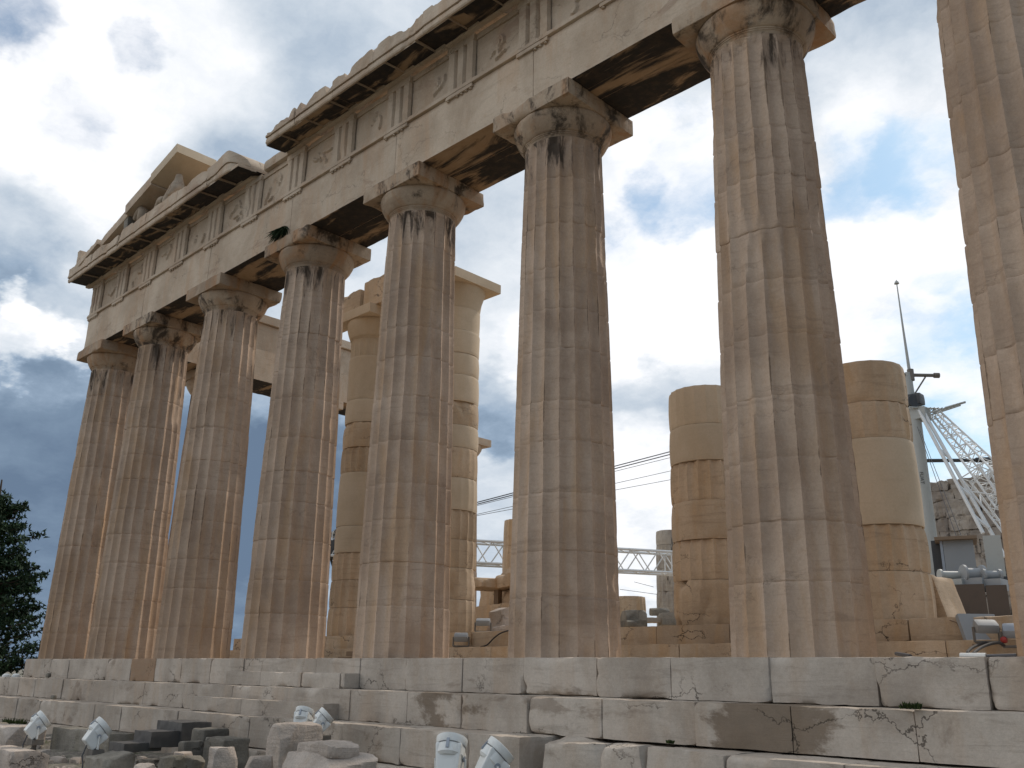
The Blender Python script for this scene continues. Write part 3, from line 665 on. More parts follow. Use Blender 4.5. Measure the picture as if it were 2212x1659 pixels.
cB=drumcol('restored porch column right of the fifth front column, wide slab on its top',XB,YP,.735,[(1.62,O,.04,1.6),(2.45,O,.03,1.8),(3.2,O,.04,1.2),(4.0,O,.075,.8),(4.9,N,.02,.6),(5.75,O,.02,1.2),(6.4,N,.0,.5),(7.1,O,.0,1.8),(7.9,N,.0,.6),(8.55,N,.0,.2),(9.25,N,.0,.2),(9.95,N,.0,.2)],340)
cC=drumcol('broken column stump of six drums left of the seventh front column',XC,YP,.735,[(1.64,O,.03,2.0),(2.46,O,.072,.9),(3.27,O,.0,1.8),(4.12,O,.072,.9),(4.92,N,.0,.3),(5.78,N,.025,.3)],380)
cD=drumcol('broken column stump right of the seventh front column, cracked top drum, crane behind',XD,YP,.735,[(1.58,O,.04,1.),(2.40,O,.075,.7),(4.0,N,.0,.2),(4.70,O,.035,1.2),(5.50,O,.015,1.5)],420)
capital(cA,XA,YP,9.95,10.98,.705,.90,.93,.33,611,M_NEW,chips=.02,amp=.004)
V,F=lathe([(.70,9.95),(.72,10.02),(.76,10.3),(.86,10.62),(.87,10.66)],60,(XB,YP)); MB().add(V,F,.55).build('echinus',M_NEW,cB)
V,F=rbox((XB+.02,YP,10.81),(.93,.93,.145),.1,.006,.0,.003,3); MB().add(V,F,.6).build('abacus',M_NEW,cB)
beam=thing('porch_beam','warm marble beam block spanning the two restored porch columns','beam',(-4,YP,10.98))
def bump_top(V,zt,amp,seed):
    t=V[:,2]>zt-.25; V[:,2]-=np.where(t,amp*np.clip(fbm(V*[1,1,0],1.6,seed,4)+.25,0,1),0); return V
V,F=rbox((XA-1.3,YP-.28,11.42),(1.35,.42,.44),.10,.01,.05,.006,15,1.6); MB().add(bump_top(V,11.86,.22,3),F,.5).build('beam_block',M_WARM,beam)
V,F=rbox(((XA+XB)/2-.2,YP-.28,11.47),((XB-XA)/2-.43,.42,.49),.10,.01,.05,.006,16,1.6); MB().add(bump_top(V,11.96,.15,5),F,.55).build('beam_block',M_WARM,beam)
V,F=rbox((-5.2,YP+.5,11.4),(1.6,.32,.42),.15,.02,.1,.01,17); MB().add(V,F,.5).build('beam_block',M_WARM,beam)
# eroded remnant beside the right stump
V,F=rbox((10.32,7.25,1.17),(.42,.55,.47),.07,.04,.16,.02,55,1.4); k_=np.clip((V[:,2]-.7)/1,0,1); V[:,0]-=.25*k_*(V[:,0]>10.3)
tag(MB().add(V,F,.5).build('wall_stub',M_WARM,origin=(10.32,7.25,.735)),'short worn upright stone directly right of the stump in front of the crane base','stone block')
# stone pile between fifth and sixth columns
def stone(name,label,c,h,seed,mat=M_WARM,rz=0,res=.09,r0=.02,r1=.12,amp=.02,big=0.,cat='stone block',tone=.5,rx=0,ry=0,group=None,cuts=7,lo=.66):
    V,F=rbox(c,h,res,r0,r1,amp,seed,2.6,big,1.2,0,0,0)
    if cuts: V=crag(V,c,h,seed,cuts,lo)
    V=V+.012*np.stack([fbm(V,7,seed+i,3) for i in range(3)],1)
    if rz or rx or ry: V=rot(V,np.array(c,float),rz,rx,ry)
    return tag(MB().add(V,F,tone).build(name,mat,origin=(c[0],c[1],c[2]-h[2]),ang=26),label,cat,group)
stone('wall_block','large plain warm marble block at the bottom of the stone pile behind the front columns',(-5.3,11.6,1.36),(1.9,.6,.625),41,rz=-.3,cuts=3,lo=.85)
stone('stone_block','rounded brown block resting on the large plain block, under the overhanging slabs',(-4.75,11.9,2.26),(.75,.5,.26),42,rz=-.3,r1=.2,big=.09)
stone('stone_slab','flat overhanging slab on the stone pile, left one of the upper row',(-6.15,11.7,2.76),(.62,.7,.20),43,rz=-.3,big=.09)
stone('stone_slab','flat overhanging slab on the stone pile, larger right one of the upper row',(-4.7,11.8,2.76),(.85,.7,.22),44,rz=-.3,r1=.2,big=.09)
stone('stone_slab','sloping topmost slab of the stone pile, beside the distant white boom',(-5.3,12.3,3.13),(.9,.6,.15),45,rz=-.3,ry=-.1)
stone('stone_block','added brown block that darkens the back of the gap under the overhanging slabs',(-6.0,13.0,2.1),(2.4,.5,.95),48,rz=-.3,cuts=4,lo=.85)  # added backing block, closes the gap so it reads dark
V,F=sbox(-5.86,-5.66,11.5,11.7,1.985,2.565); tag(MB().add(V,F).build('timber_prop',M_WOOD,origin=(-5.76,11.6,1.985)),'dark timber post propping the slabs of the stone pile','prop')
stone('rough_stone','broken pale block leaning against the large plain block of the stone pile',(-2.2,9.2,1.0),(.5,.35,.28),51,M_ROCK,rz=.4,big=.1,cuts=10)
stone('rough_stone','small broken pale lump on the porch step beside the sixth front column',(1.15,6.0,.83),(.28,.2,.10),52,M_ROCK,rz=.2,big=.05,cuts=9)
stone('rough_stone','pale rough stone behind the small upper floodlight',(-.75,6.9,1.12),(.42,.3,.36),46,M_ROCK,r1=.2,big=.12)
stone('rough_stone','low pale stone lying under the small upper floodlight',(-.2,6.5,.86),(.4,.25,.11),47,M_ROCK,r1=.1,big=.06)
# ------------------------------------------------------------------ south flank
fl=thing('flank_entablature','plain inner face of the side entablature seen between the third and fourth columns','entablature',(-14.4,6,10.4))
for i,(y0,y1) in enumerate([(1.95,4.7),(4.71,9.0),(9.01,12.0)]):
    V,F=rbox((-14.35,(y0+y1)/2,11.05),(.85,(y1-y0)/2-.004,.62),.2,.012,.06,.01,130+i); 
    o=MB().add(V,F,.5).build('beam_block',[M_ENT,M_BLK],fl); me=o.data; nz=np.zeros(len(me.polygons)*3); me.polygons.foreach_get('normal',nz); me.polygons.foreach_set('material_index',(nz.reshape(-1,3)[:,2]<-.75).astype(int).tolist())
    V,F=rbox((-14.4,(y0+y1)/2,12.22),(.82,(y1-y0)/2-.004,.54),.2,.012,.05,.01,140+i); MB().add(V,F,.55).build('frieze_block',M_ENT,fl)
    V,F=rbox((-14.35,(y0+y1)/2,12.94),(.90,(y1-y0)/2-.004,.17),.2,.01,.05,.008,150+i); MB().add(V,F,.55).build('crown_moulding',M_ENT,fl)
flk=['side column glimpsed between the second and third front columns','side column mostly hidden behind the fourth front column','side column hidden behind the fifth front column','side column behind the restored porch column, only its capital corner showing at right']
for i,yy in enumerate([4.70,9.0,13.3,17.6]):
    c=thing('side_column','weathered fluted '+flk[i],'column',(-14.42,yy,0),'fluted columns along the far side')
    V,F,t=shaft_mesh(-14.42,yy,0,9.56,.95,.74,600+i,mkjoints(0,9.5,11,620+i),seg=5,dz=.25)
    MB().add(V,F,t).build('shaft',M_COL,c,ang=28); capital(c,-14.42,yy,9.565,10.43,.74,.985,1.0,.345,640+i,M_ENT)
drumcol('far brown fluted stump at the left edge of the sixth front column',-14.42,21.7,0,[(1.5,O,.05,1),(3.0,O,.05,1),(4.4,O,.05,1),(5.75,O,.05,1),(7.05,O,.05,1)],660,rb=.95,rt=.74,htot=9.5,name='far_column',group='broken columns along the far side',res=.2)
drumcol('far low brown drum right of the sixth front column',-14.42,30.5,0,[(1.3,M_FAR,.05,1),(2.8,M_FAR,.05,1),(3.95,O,.05,1)],670,rb=.95,rt=.74,htot=9.5,name='far_column',group='broken columns along the far side',res=.2)
drumcol('far grey broken column crossed by the white boom, left of the six-drum stump',-14.42,34.6,0,[(1.2,M_FAR,.05,1.5),(2.2,M_FAR,.05,1),(3.3,M_FAR,.05,1),(4.5,M_FAR,.05,1.5),(5.8,M_FAR,.05,1.2),(7.2,M_FAR,.05,1),(8.05,M_FAR,.02,1.5)],680,rb=.97,rt=.76,htot=9.5,name='far_column',group='broken columns along the far side',res=.2)
def at(x,y,t):
    d=ray(x,y); d=d/math.hypot(d[0],d[1]); return CAM+t*d
# grey stacked blocks at the foot of the distant columns
for i,(x,y,t,w,h,mt,lb) in enumerate([(1368,1335,38,1.4,.55,M_GREYST,'dark grey stacked block under the far low drum, the upper wide one'),(1365,1349,37,1.8,.25,M_GREYST,'dark grey flat block along the platform edge under the far low drum'),(1424,1322,42,.5,.32,M_GREYST,'small dark block beside the foot of the far grey column'),(1405,1340,40,.8,.2,M_FAR,'thin pale beam lying in front of the far grey column'),(1446,1338,40,.75,.5,M_GREYST,'dark trestle-like block directly left of the six-drum stump')]):
    p_=at(x,y,t); stone('stacked_block',lb,p_,(w/2*1.0,.4,h/2),160+i,mt,rz=-.7,r1=.05,group='blocks stacked at the foot of the far columns')
# ------------------------------------------------------------------ west wall far behind
wall=thing('ruined_wall','tall pale ruined ashlar wall with a jagged top behind the crane','wall',(-4,59,0))
rnd=random.Random(33); mb=MB(); dk=MB(); z=0.; ci=0
while z<14.6:
    h=rnd.choice([.75,.95,1.25]); x=-9.8+rnd.uniform(0,.8)
    lim=-9.8 if z<12.4 else (-8.2 if z<13.2 else -6.6+ (z-13.2)*1.6)
    while x<6:
        w_=rnd.uniform(1.2,3.6)
        hole=(12.0<z<13 and -3.2<x<-1.5) or rnd.random()<.03
        if x>lim and not hole:
            V,F=rbox((x+w_/2,58.5+rnd.uniform(-.06,.06),z+h/2),(w_/2-.012,.5,h/2+.004),.20,.02,.32,.20,ci,1.3); mb.add(V,F,rnd.uniform(.3,.7))
        x+=w_; ci+=1
    z+=h
mb.build('ashlar',M_FARW,wall,ang=30)
V,F=sbox(-8.2,6,58.75,59.6,0,12.8); MB().add(V,F,.3).build('wall_core',M_GREYST,wall)
# ------------------------------------------------------------------ crane
MX,MY=-2.45,43.0
cr1=thing('derrick_crane','white and grey derrick crane with a lattice back leg rising behind the right stump','crane',(MX,MY,0))
def poly_tube(mb,pts,r,n=6,tone=.5): V,F=tube(pts,r,n); mb.add(V,F,tone)
def lattice(A,B,wa,wb,ha,hb,n,rc,rbr,side=None,up=(0,0,1),tri=False):
    A=np.array(A,float);B=np.array(B,float);t=(B-A)/np.linalg.norm(B-A); up=np.array(up,float)
    s=np.cross(t,up); s/=np.linalg.norm(s); u=np.cross(s,t); mb=MB()
    cs=[(-.5,.5),(.5,.5),(.5,-.5),(-.5,-.5)]
    def pt(k,c): 
        f=k/n; return A+(B-A)*f+s*c[0]*(wa+(wb-wa)*f)+u*c[1]*(ha+(hb-ha)*f)
    for c in cs: poly_tube(mb,[pt(0,c),pt(n,c)],rc,6)
    for k in range(n):
        for q_ in range(4):
            c1,c2=cs[q_],cs[(q_+1)%4]
            if k%2==0: poly_tube(mb,[pt(k,c1),pt(k+1,c2)],rbr,4)
            else: poly_tube(mb,[pt(k,c2),pt(k+1,c1)],rbr,4)
            if k%4==0: poly_tube(mb,[pt(k,c1),pt(k,c2)],rbr,4)
    for q_ in range(4): poly_tube(mb,[pt(n,cs[q_]),pt(n,cs[(q_+1)%4])],rbr,4)
    return mb
top=np.array([MX,MY,17.4])
mb=MB(); poly_tube(mb,[(MX,MY,0),(MX,MY,5.4)],.50,16); poly_tube(mb,[(MX,MY,5.4),(MX,MY,6.2)],.52,16); poly_tube(mb,[(MX,MY,6.2),(MX,MY,14.9)],[.44,.36],16); poly_tube(mb,[(MX-.1,MY,14.9),(MX-.1,MY,17.5)],[.30,.24],10)
mast=mb.build('mast',M_MAST,cr1)
rgt=np.array([cr[0],cr[1],0]); rgt/=np.linalg.norm(rgt); toc=-np.array([cf[0],cf[1],0]); toc/=np.linalg.norm(toc)
ctr=np.array([MX,MY,0])
def C(r_,z_,t_=0): return ctr+rgt*r_+toc*t_+np.array([0,0,z_])
mb=MB(); poly_tube(mb,[C(.05,17.2),C(-.02,20.4),C(-.07,23.6)],[.10,.06,.028],6); poly_tube(mb,[C(-.07,23.35),C(-.07,23.5)],[.16,.10],8)
mb.build('lightning_rod',M_MAST,cr1)
mb=MB(); poly_tube(mb,[C(-.9,17.35),C(1.75,17.35)],.11,8); poly_tube(mb,[C(1.5,17.35),C(1.8,17.35)],.17,8); poly_tube(mb,[C(.0,15.9),C(1.0,17.3)],.05,5); poly_tube(mb,[C(.1,17.0),C(.1,17.7)],.20,8)
mb.build('cross_arm',M_IRON,cr1)
mb=MB(); V,F=rbox(C(.1,15.75),(.5,.4,.33),.15,.05,.1,.03,7); mb.add(V,F); poly_tube(mb,[C(-.1,15.6,.5),C(-.1,15.6,-.5)],.38,14); mb.build('head_sheaves',M_DARK,cr1)
mb=MB()
for a,b in [((-.5,15.15),(1.6,15.15)),((1.6,15.15),(3.0,15.62)),((.6,14.8),(3.0,15.58))]: poly_tube(mb,[C(a[0],a[1],.6),C(b[0],b[1],.3)],.05,5); poly_tube(mb,[C(a[0],a[1],-.6),C(b[0],b[1],-.3)],.05,5)
for x_ in np.linspace(-.4,2.6,14): poly_tube(mb,[C(x_,15.15+max(0,(x_-1.6)*.33),.6),C(x_,15.15+max(0,(x_-1.6)*.33),-.6)],.03,4)
V,F=sbox(-.6,.6,-.5,.5,0,.7); mb.add(V+C(.2,14.5),F); mb.build('head_platform',M_MAST,cr1)
# lattice back leg going down to the right
A=C(1.2,15.0); B=at(3420/1.5624,1690/1.5624,55.5)
lat=lattice(A,B,.5,1.5,.45,1.3,18,.06,.028); lat.build('lattice_leg',M_CRANE,cr1)
B2=at(3420/1.5624,1790/1.5624,55.5); lattice(at(3290/1.5624,1600/1.5624,56),B2,1.3,.9,1.2,.8,4,.07,.035).build('lattice_foot',M_CRANE,cr1)
mb=MB()
for (x0,y0,x1,y1) in [(3098,1378,3318,1800),(3118,1392,3392,1880)]:
    poly_tube(mb,[at(x0/1.5624,y0/1.5624,57),at(x1/1.5624,y1/1.5624,54.5)],.10,6)
for f in (.33,.62,.86): poly_tube(mb,[at((3098+220*f)/1.5624,(1378+422*f)/1.5624,57-2.5*f),at((3118+274*f*.93)/1.5624,(1392+488*f*.93)/1.5624,57-2.5*f)],.10,6)
mb.build('stay_rod',M_CRANE,cr1)
mb=MB(); poly_tube(mb,[C(-.5,12.05),C(3.7,12.15)],.11,6); poly_tube(mb,[C(3.3,12.15),C(4.3,12.2)],.16,6); mb.build('guide_beam',M_DARK,cr1)
mb=MB()
for (x0,y0,x1,y1) in [(3096,1440,3265,1915),(3104,1450,3284,1910)]:
    poly_tube(mb,[at(x0/1.5624,y0/1.5624,56.5),at(x1/1.5624,y1/1.5624,52)],.018,4)
mb.build('cable',M_CABLE,cr1)
# jib: the long white boom laid level across the temple
J0=np.array([-2.9,42.4,5.35]); J1_=at(717,1178,47.6)
jd=(J1_-J0); 
lattice(J0,J1_,1.1,1.1,1.05,1.15,44,.075,.035).build('jib',M_CRANE,cr1)
mb=MB(); tip=J1_
V,F=rbox(tip+[.0,0,-.25],(.5,.5,.45),.3,.05,.05,.0,3); mb.add(V,F); poly_tube(mb,[tip+[0,0,-.7],tip+[.3,.2,-1.6]],.06,5); poly_tube(mb,[tip+[.3,.2,-1.6],tip+[1.2,.6,-4.5]],.02,4); poly_tube(mb,[tip+[-.8,.4,.62],tip+[.8,-.3,.62]],.12,6)
mb.build('hook_block',M_DARK,cr1)
mb=MB()
for y1,y2 in [(975,1084),(981,1088),(988,1091),(1017,1110),(1036,1113)]:
    a=at(1450,y1,50.5); b=at(1035,y2,48.); d_=b-a
    poly_tube(mb,[a-d_*.85,a,b,b+d_*.9],.028 if y1<985 else .014,4)
mb.build('boom_cable',M_CABLE,cr1)
mb=MB(); 
for (x0,y0,x1,y1) in [(1339,1273,1420,1284),(1370,1257,1412,1268)]: poly_tube(mb,[at(x0,y0,50),at(x1,y1,50)],.012,4)
mb.build('slack_line',M_CABLE,cr1)
# site hut, winches and ballast on the crane deck
def boxpx(name,x0,y0,x1,y1,t,dep,mat,parent=None,seed=0,r1=.0):
    a=at(x0/1.5624,y1/1.5624,t); b=at(x1/1.5624,y1/1.5624,t); zt=at(x0/1.5624,y0/1.5624,t)[2]
    c=(a+b)/2; u=b-a; u[2]=0; L=np.linalg.norm(u); n_=np.array([-u[1],u[0],0])/L
    c=c+n_*dep/2; c[2]=(a[2]+zt)/2
    V,F=rbox(c,(L/2,dep/2,(zt-a[2])/2),.4,.015,r1,.0,seed); V=rot(V,c,math.atan2(u[1],u[0]))
    return MB().add(V,F).build(name,mat,parent) if parent else (V,F,c)
S=1.5624
g4=lambda x,y:(2800+x/2.337,1550+y/2.337)
def bp(name,x0,y0,x1,y1,t,dep,mat,parent,**k):
    a=g4(x0,y0);b=g4(x1,y1); return boxpx(name,a[0],a[1],b[0],b[1],t,dep,mat,parent,**k)
deck=bp('deck',820,938,1420,985,47,3.2,M_DARK,cr1)
bp('ballast_box',960,988,1262,1290,45,2.4,M_BALLAST,cr1); bp('ballast_box',1268,992,1440,1290,45,2.4,M_BALLAST,cr1)
bp('lower_chassis',980,1285,1470,1330,44.5,2.4,M_DARK,cr1)
for x_,y_,w_,k_ in [(975,915,165,0),(1130,905,110,1),(1275,912,90,2)]:
    a=at(*(np.array(g4(x_,y_))/S),45.8); w=w_/2.337/1967/S*1*45.8*1.0*1.6/1.6
    mb=MB(); L=w_/2.337/(FOC*3456)*46; poly_tube(mb,[a-rgt*L/2,a+rgt*L/2],.26 if k_==1 else .18,18); poly_tube(mb,[a-rgt*L/2-rgt*.1,a-rgt*L/2],.40 if k_==1 else .26,18); poly_tube(mb,[a+rgt*L/2,a+rgt*(L/2+.12)],.40 if k_==1 else .26,18)
    V,F=rbox(a-[0,0,.45],(.5,.5,.25),.3,.03,0,0,2); mb.add(V,F)
    mb.build('winch_drum',M_HUT if k_ else M_MAST,cr1)
bp('tower_leg',1255,600,1400,960,47,1.0,M_MAST,cr1)
hut=thing('site_hut','small grey-white site hut with a dark open doorway under the ruined wall','hut',at(1290,1170,50))
bp('panel_wall',930,640,1175,960,50,2.0,M_HUT,hut); bp('doorway_shade_box',835,640,945,960,51,1.6,M_DARK,hut); bp('roof_board',825,612,1165,638,49.6,2.6,M_WOOD,hut); bp('door_post',905,640,928,960,50.0,.3,M_CLIP,hut)  # solid dark box paints the shade inside the doorway
# vertical lettering on the mast
def text(name,body,size,loc,M,mat,parent):
    cu_=bpy.data.curves.new(name,'FONT'); cu_.body=body; cu_.size=size; cu_.extrude=.004; cu_.align_x='CENTER'; cu_.align_y='CENTER'
    o=bpy.data.objects.new(name,cu_); COL.objects.link(o); dg=bpy.context.evaluated_depsgraph_get(); me=bpy.data.meshes.new_from_object(o.evaluated_get(dg)); bpy.data.objects.remove(o)
    me.materials.clear(); me.materials.append(mat); o=bpy.data.objects.new(name,me); COL.objects.link(o); o.parent=parent
    mw=M.to_4x4(); mw.translation=Vector(loc)-parent.location; o.matrix_local=mw; return o
Mx=Matrix((( -0.0, 0,0),(0,0,0),(0,0,0)))
xv=Vector((0,0,-1)); zv=Vector(toc); yv=zv.cross(xv)
Mt=Matrix((xv,yv,zv)).transposed()
text('lettering','FUAT',.30,C(-.20,10.95,.42),Mt,M_DARK,cr1)
# ------------------------------------------------------------------ floodlights
def floodlight(label,base,head,aim,s,post=True,mark=False,group='white floodlights in front of the temple'):
    """white projector: tapered rear housing, round front drum tilted towards the temple, yoke and post"""
    base=np.array(base,float);head=np.array(head,float)
    L=thing('floodlight',label,'floodlight',tuple(base),group)
    a=np.array(aim,float);a/=np.linalg.norm(a); sd=np.cross(a,[0,0,1.]); sd/=np.linalg.norm(sd); u=np.cross(sd,a)
    Mx=np.stack([a,sd,u],1)
    def T(V): return np.asarray(V)@Mx.T*s+head
    V,F=rbox((-.17,0,-.03),(.23,.235,.24),.03,.03,0,0,1); f=np.clip((V[:,0]+.40)/.46,0,1); V[:,1]*=.80+.2*f; V[:,2]=-.27+(V[:,2]+.27)*(.70+.30*f)
    MB().add(T(V),F).build('housing',M_LAMP,L,ang=40)
    V,F=lathe([(.20,-.14),(.245,-.10),(.255,.04),(.255,.05)],40); V=np.stack([V[:,2],V[:,0],V[:,1]],1); MB().add(T(V),F).build('front_drum',M_LAMP,L,ang=40)
    V,F=lathe([(.262,.05),(.262,.066)],40); V=np.stack([V[:,2],V[:,0],V[:,1]],1); MB().add(T(V),F).build('gasket',M_BAND,L)
    prof=[(.255,.066),(.265,.08),(.275,.20),(.26,.205)]; V,F=lathe(prof,40); V=np.stack([V[:,2],V[:,0],V[:,1]],1); ob=MB().add(T(V),F).build('front_ring',M_LAMP,L,ang=40)
    V,F=lathe([(.235,.2065),(.235,.209)],32); V=np.stack([V[:,2],V[:,0],V[:,1]],1); MB().add(T(V),F).build('glass',M_GLASS,ob)
    mb=MB(); V,F=rbox((0.02,0,.262),(.085,.028,.014),.03,.006,0,0,1); mb.add(T(V),F)
    mb.build('clip',M_CLIP,L)
    mb=MB()
    V,F=rbox((-.20,0,.2),(.012,.06,.006),.03,.002,0,0,1); 
    for dx,w in ((-.20,.035),(-.215,.05)):
        V,F=sbox(dx-.003,dx+.003,-w,w,.183+.0,.192); V[:,2]+=(.0+dx+.24)*.15+.008; mb.add(T(V),F)
    if mark: mb.build('maker_mark',M_CLIP,L)
    for sg in (-1,1):
        V,F=lathe([(.05,0),(.05,.03)],12); V=np.stack([V[:,0]-.1,sg*(V[:,2]+.225),V[:,1]-.08],1); MB().add(T(V),F if sg>0 else F).build('pivot_knob',M_CLIP,L)
    tail=head+Mx@np.array([-.40,.0,-.10])*s; drop=np.array([tail[0],tail[1],base[2]])
    pts=[tail,tail+np.array([0,0,-.12])-a*.10*s,(tail+drop)/2+np.array([.05,-.04,0]),drop+np.array([.04,-.02,.03]),drop+np.array([.25,-.15,.03])]
    V,F=tube(pts,.011,6); MB().add(V,F).build('power_cable',M_CABLE,L)
    mb=MB(); pv=[head+Mx@np.array([-.1,sg*.262,-.08])*s for sg in(-1,1)]; low=head+np.array([0,0,-.42*s])
    for p_ in pv: 
        q_=p_.copy(); q_[2]=low[2]; poly_tube(mb,[p_,q_],.022*s,6)
    q0=pv[0].copy();q1=pv[1].copy();q0[2]=q1[2]=low[2]; poly_tube(mb,[q0,q1],.025*s,6)
    mb.build('yoke',M_LAMP,L)
    if post:
        mb=MB(); mid=(q0+q1)/2; poly_tube(mb,[mid,(mid[0],mid[1],base[2]-.1)],.042,8)
        V,F=rbox((mid[0],mid[1],mid[2]-.06),(.15,.10,.05),.06,.01,.02,.01,3); mb.add(V,F)
        for an in (.4,2.5,4.4): poly_tube(mb,[(mid[0],mid[1],mid[2]-.1),(mid[0]+.22*math.cos(an),mid[1]+.22*math.sin(an),base[2]+.02)],.014,5)
        mb.build('stand',M_IRON,L)
    return L
def pY(x,y,Yv):
    d=ray(x,y); return CAM+d*((Yv-CAM[1])/d[1])
def fl_px(label,x,y,Yv,aim,s,post=True):
    h=pY(x,y,Yv); b=h.copy(); b[2]=min(GZ,h[2]-.6*s); floodlight(label,b,h,aim,s,post,x<300)
def aimv(r_,f_,u_):  # aim from right / away-from-camera / up
    return rgt*r_-toc*f_+np.array([0,0,u_])
fl_px('large white floodlight at the bottom centre, its back turned to us',973,1622,-2.6,aimv(.10,.55,.95),.74)
fl_px('large white floodlight at the bottom centre, tilted over to the right',1068,1635,-2.5,aimv(.72,.22,.78),.72)
fl_px('smaller white floodlight standing upright behind the big rounded block',655,1548,-2.0,aimv(.12,.5,.95),.56)
fl_px('smaller white floodlight behind the big rounded block, leaning to the right',697,1553,-1.95,aimv(.72,.25,.75),.54)
fl_px('white floodlight at the far left, tilted right above a pale block',84,1561,-4.6,aimv(.62,.45,.62),.60)
fl_px('white floodlight on a thin post left of the dark slabs',213,1578,-4.5,aimv(.60,.45,.66),.62)
for i,(x,y,lb) in enumerate([(13,1463,'tiny round white lamp at the far left edge, left one of two'),(34,1463,'tiny round white lamp at the far left edge, right one of two')]):
    b=pY(x,y,-1.2) if False else at(x,y,34); V,F=lathe([(.07,-.10),(.11,-.07),(.13,0),(.11,.07),(.05,.11)],20); V=V+b
    L=thing('globe_lamp',lb,'lamp',tuple(b-[0,0,.4]),'tiny lamps beyond the left corner'); MB().add(V,F).build('globe',M_LAMP,L); V,F=tube([b-[0,0,.10],b-[0,0,1.3]],.03); MB().add(V,F).build('post',M_IRON,L)
# small fittings on the temple floor
def smallspot(label,p,rz,tilt,w,mat=M_HUT):
    p=np.array(p,float); L=thing('small_floodlight',label,'floodlight',tuple(p),'small flat floodlights on the temple floor')
    c=p+[0,0,.24]; V,F=rbox(c,(w/2,.085,.10),.05,.03,0,0,1); k=np.clip((V[:,1]-c[1]+.085)/.17,0,1); V[:,2]=c[2]+(V[:,2]-c[2])*(.7+.3*k); V=rot(V,c,0,tilt); V=rot(V,c,rz); MB().add(V,F).build('housing',mat,L,ang=50)
    mb=MB(); u=np.array([math.cos(rz),math.sin(rz),0])
    for sg in(-1,1): poly_tube(mb,[c+u*sg*(w/2+.02),p+u*sg*(w/2+.02)+[0,0,.02]],.022,5)
    poly_tube(mb,[p-u*(w/2+.02)+[0,0,.02],p+u*(w/2+.02)+[0,0,.02]],.022,5); mb.build('bracket',M_IRON,L)
    return L
def p5(x,y,Yv): a=np.array([3150+x/7.229,2050+y/7.229])/S; return pY(a[0],a[1],Yv)
q_=p5(1330,850,4.25); smallspot('small grey flat floodlight on a bracket at the lower right',q_-[0,0,.02],R(44),.5,.34,M_HUT)
q_=p5(1960,960,4.25); L=smallspot('small dark floodlight with a red end cap by the rightmost column',q_-[0,0,.02],R(20),.7,.24,M_CLIP)
V,F=lathe([(.045,0),(.05,.05),(.03,.08)],12); V=V@np.array(Matrix.Rotation(-math.pi/2,3,'Y')).T+p5(1790,790,4.2); MB().add(V,F).build('end_cap',M_RED,L)
b_=p5(1130,520,4.9); V,F=rbox(b_,(.30,.05,.24),.06,.01,0,0,1); V=rot(V,b_,R(44),-.45)
tag(MB().add(V,F).build('switch_box',M_HUT,origin=b_-[0,0,.3]),'flat grey metal box leaning on the porch step, behind the small grey floodlight','box')
m2=lambda x,y,Yv:pY((1400+x/3.606)/S,(1780+y/3.606)/S,Yv)
q_=m2(560,1475,4.6); q_[2]=.362; smallspot('small pale floodlight on the lower porch step, tilted down to the right',q_,R(40),-.7,.34)
q_=m2(830,1215,5.4); q_[2]=.74; smallspot('small white floodlight on the upper porch step before the rough stones',q_,R(40),.3,.36)
# conduits and hoses
def hose(label,pts,r,mat=M_HOSE,name='cable'):
    P_=[np.array(p,float) for p in pts]; out_=[]
    for i in range(len(P_)-1):
        a=P_[max(i-1,0)];b=P_[i];c=P_[i+1];d=P_[min(i+2,len(P_)-1)]
        for t in np.linspace(0,1,7)[:-1]: out_.append(.5*((2*b)+(-a+c)*t+(2*a-5*b+4*c-d)*t*t+(-a+3*b-3*c+d)*t**3))
    out_.append(P_[-1]); V,F=tube(out_,r,7); return tag(MB().add(V,F).build(name,mat),label,'cable')
hose('thick dark conduit arching from the small grey floodlight to the floor, left one',[p5(1300,860,4.2),p5(1130,900,4.0),p5(950,980,3.6),p5(850,1070,3.2),p5(830,1115,3.0)],.022)
hose('thick dark conduit arching over the porch step, right one',[p5(1730,930,4.2),p5(1600,870,4.1),p5(1400,890,4.0),p5(1200,960,3.7),p5(1060,1050,3.3),p5(980,1120,3.0)],.022)
hose('thin brown cable running down the porch steps beside the switch box',[p5(400,310,4.8),p5(560,370,4.8),p5(650,500,4.78),p5(740,660,4.78),p5(850,810,4.7),p5(990,920,4.4)],.012,M_WOOD)
hose('pale plastic pipe lying along the temple edge at the lower right',[p5(660,1180,.9),p5(1290,1185,.9)],.035,M_LAMP,'pipe')
hose('black pipe lying along the temple edge by the rightmost column',[p5(1300,1195,.9),p5(1600,1190,.9),p5(2030,1178,.9)],.026,M_CABLE,'pipe')
hose('dark rod lying at the foot of the porch step right of the seventh column',[p5(-900,1130,3.),p5(-560,1190,2.2)],.03,M_CABLE,'rod')
hose('grey hose sagging over the porch step left of the sixth column',[m2(1140,1255,4.8),m2(1040,1290,4.75),m2(960,1350,4.75),m2(880,1430,4.74),m2(800,1455,4.7)],.018)
# dark timber steps behind the fifth column foot
l6=lambda x,y,Yv:pY((1000+x/2.514)/S,(1600+y/2.514)/S,Yv)
V=[];mb=MB()
a=l6(320,1545,3.6); b=l6(480,1545,3.6)
for i,(x0,z0,z1) in enumerate([(0.,.0,.13),(.35,.13,.27)]):
    V,F=rbox((a[0]+x0+.75,4.0,(z0+z1)/2),(.75,.28,.062),.2,.008,0,.004,i); mb.add(V,F)
tag(mb.build('timber_steps',M_WOOD,origin=(a[0],4,0)),'dark low timber steps on the floor left of the fifth front column','steps')
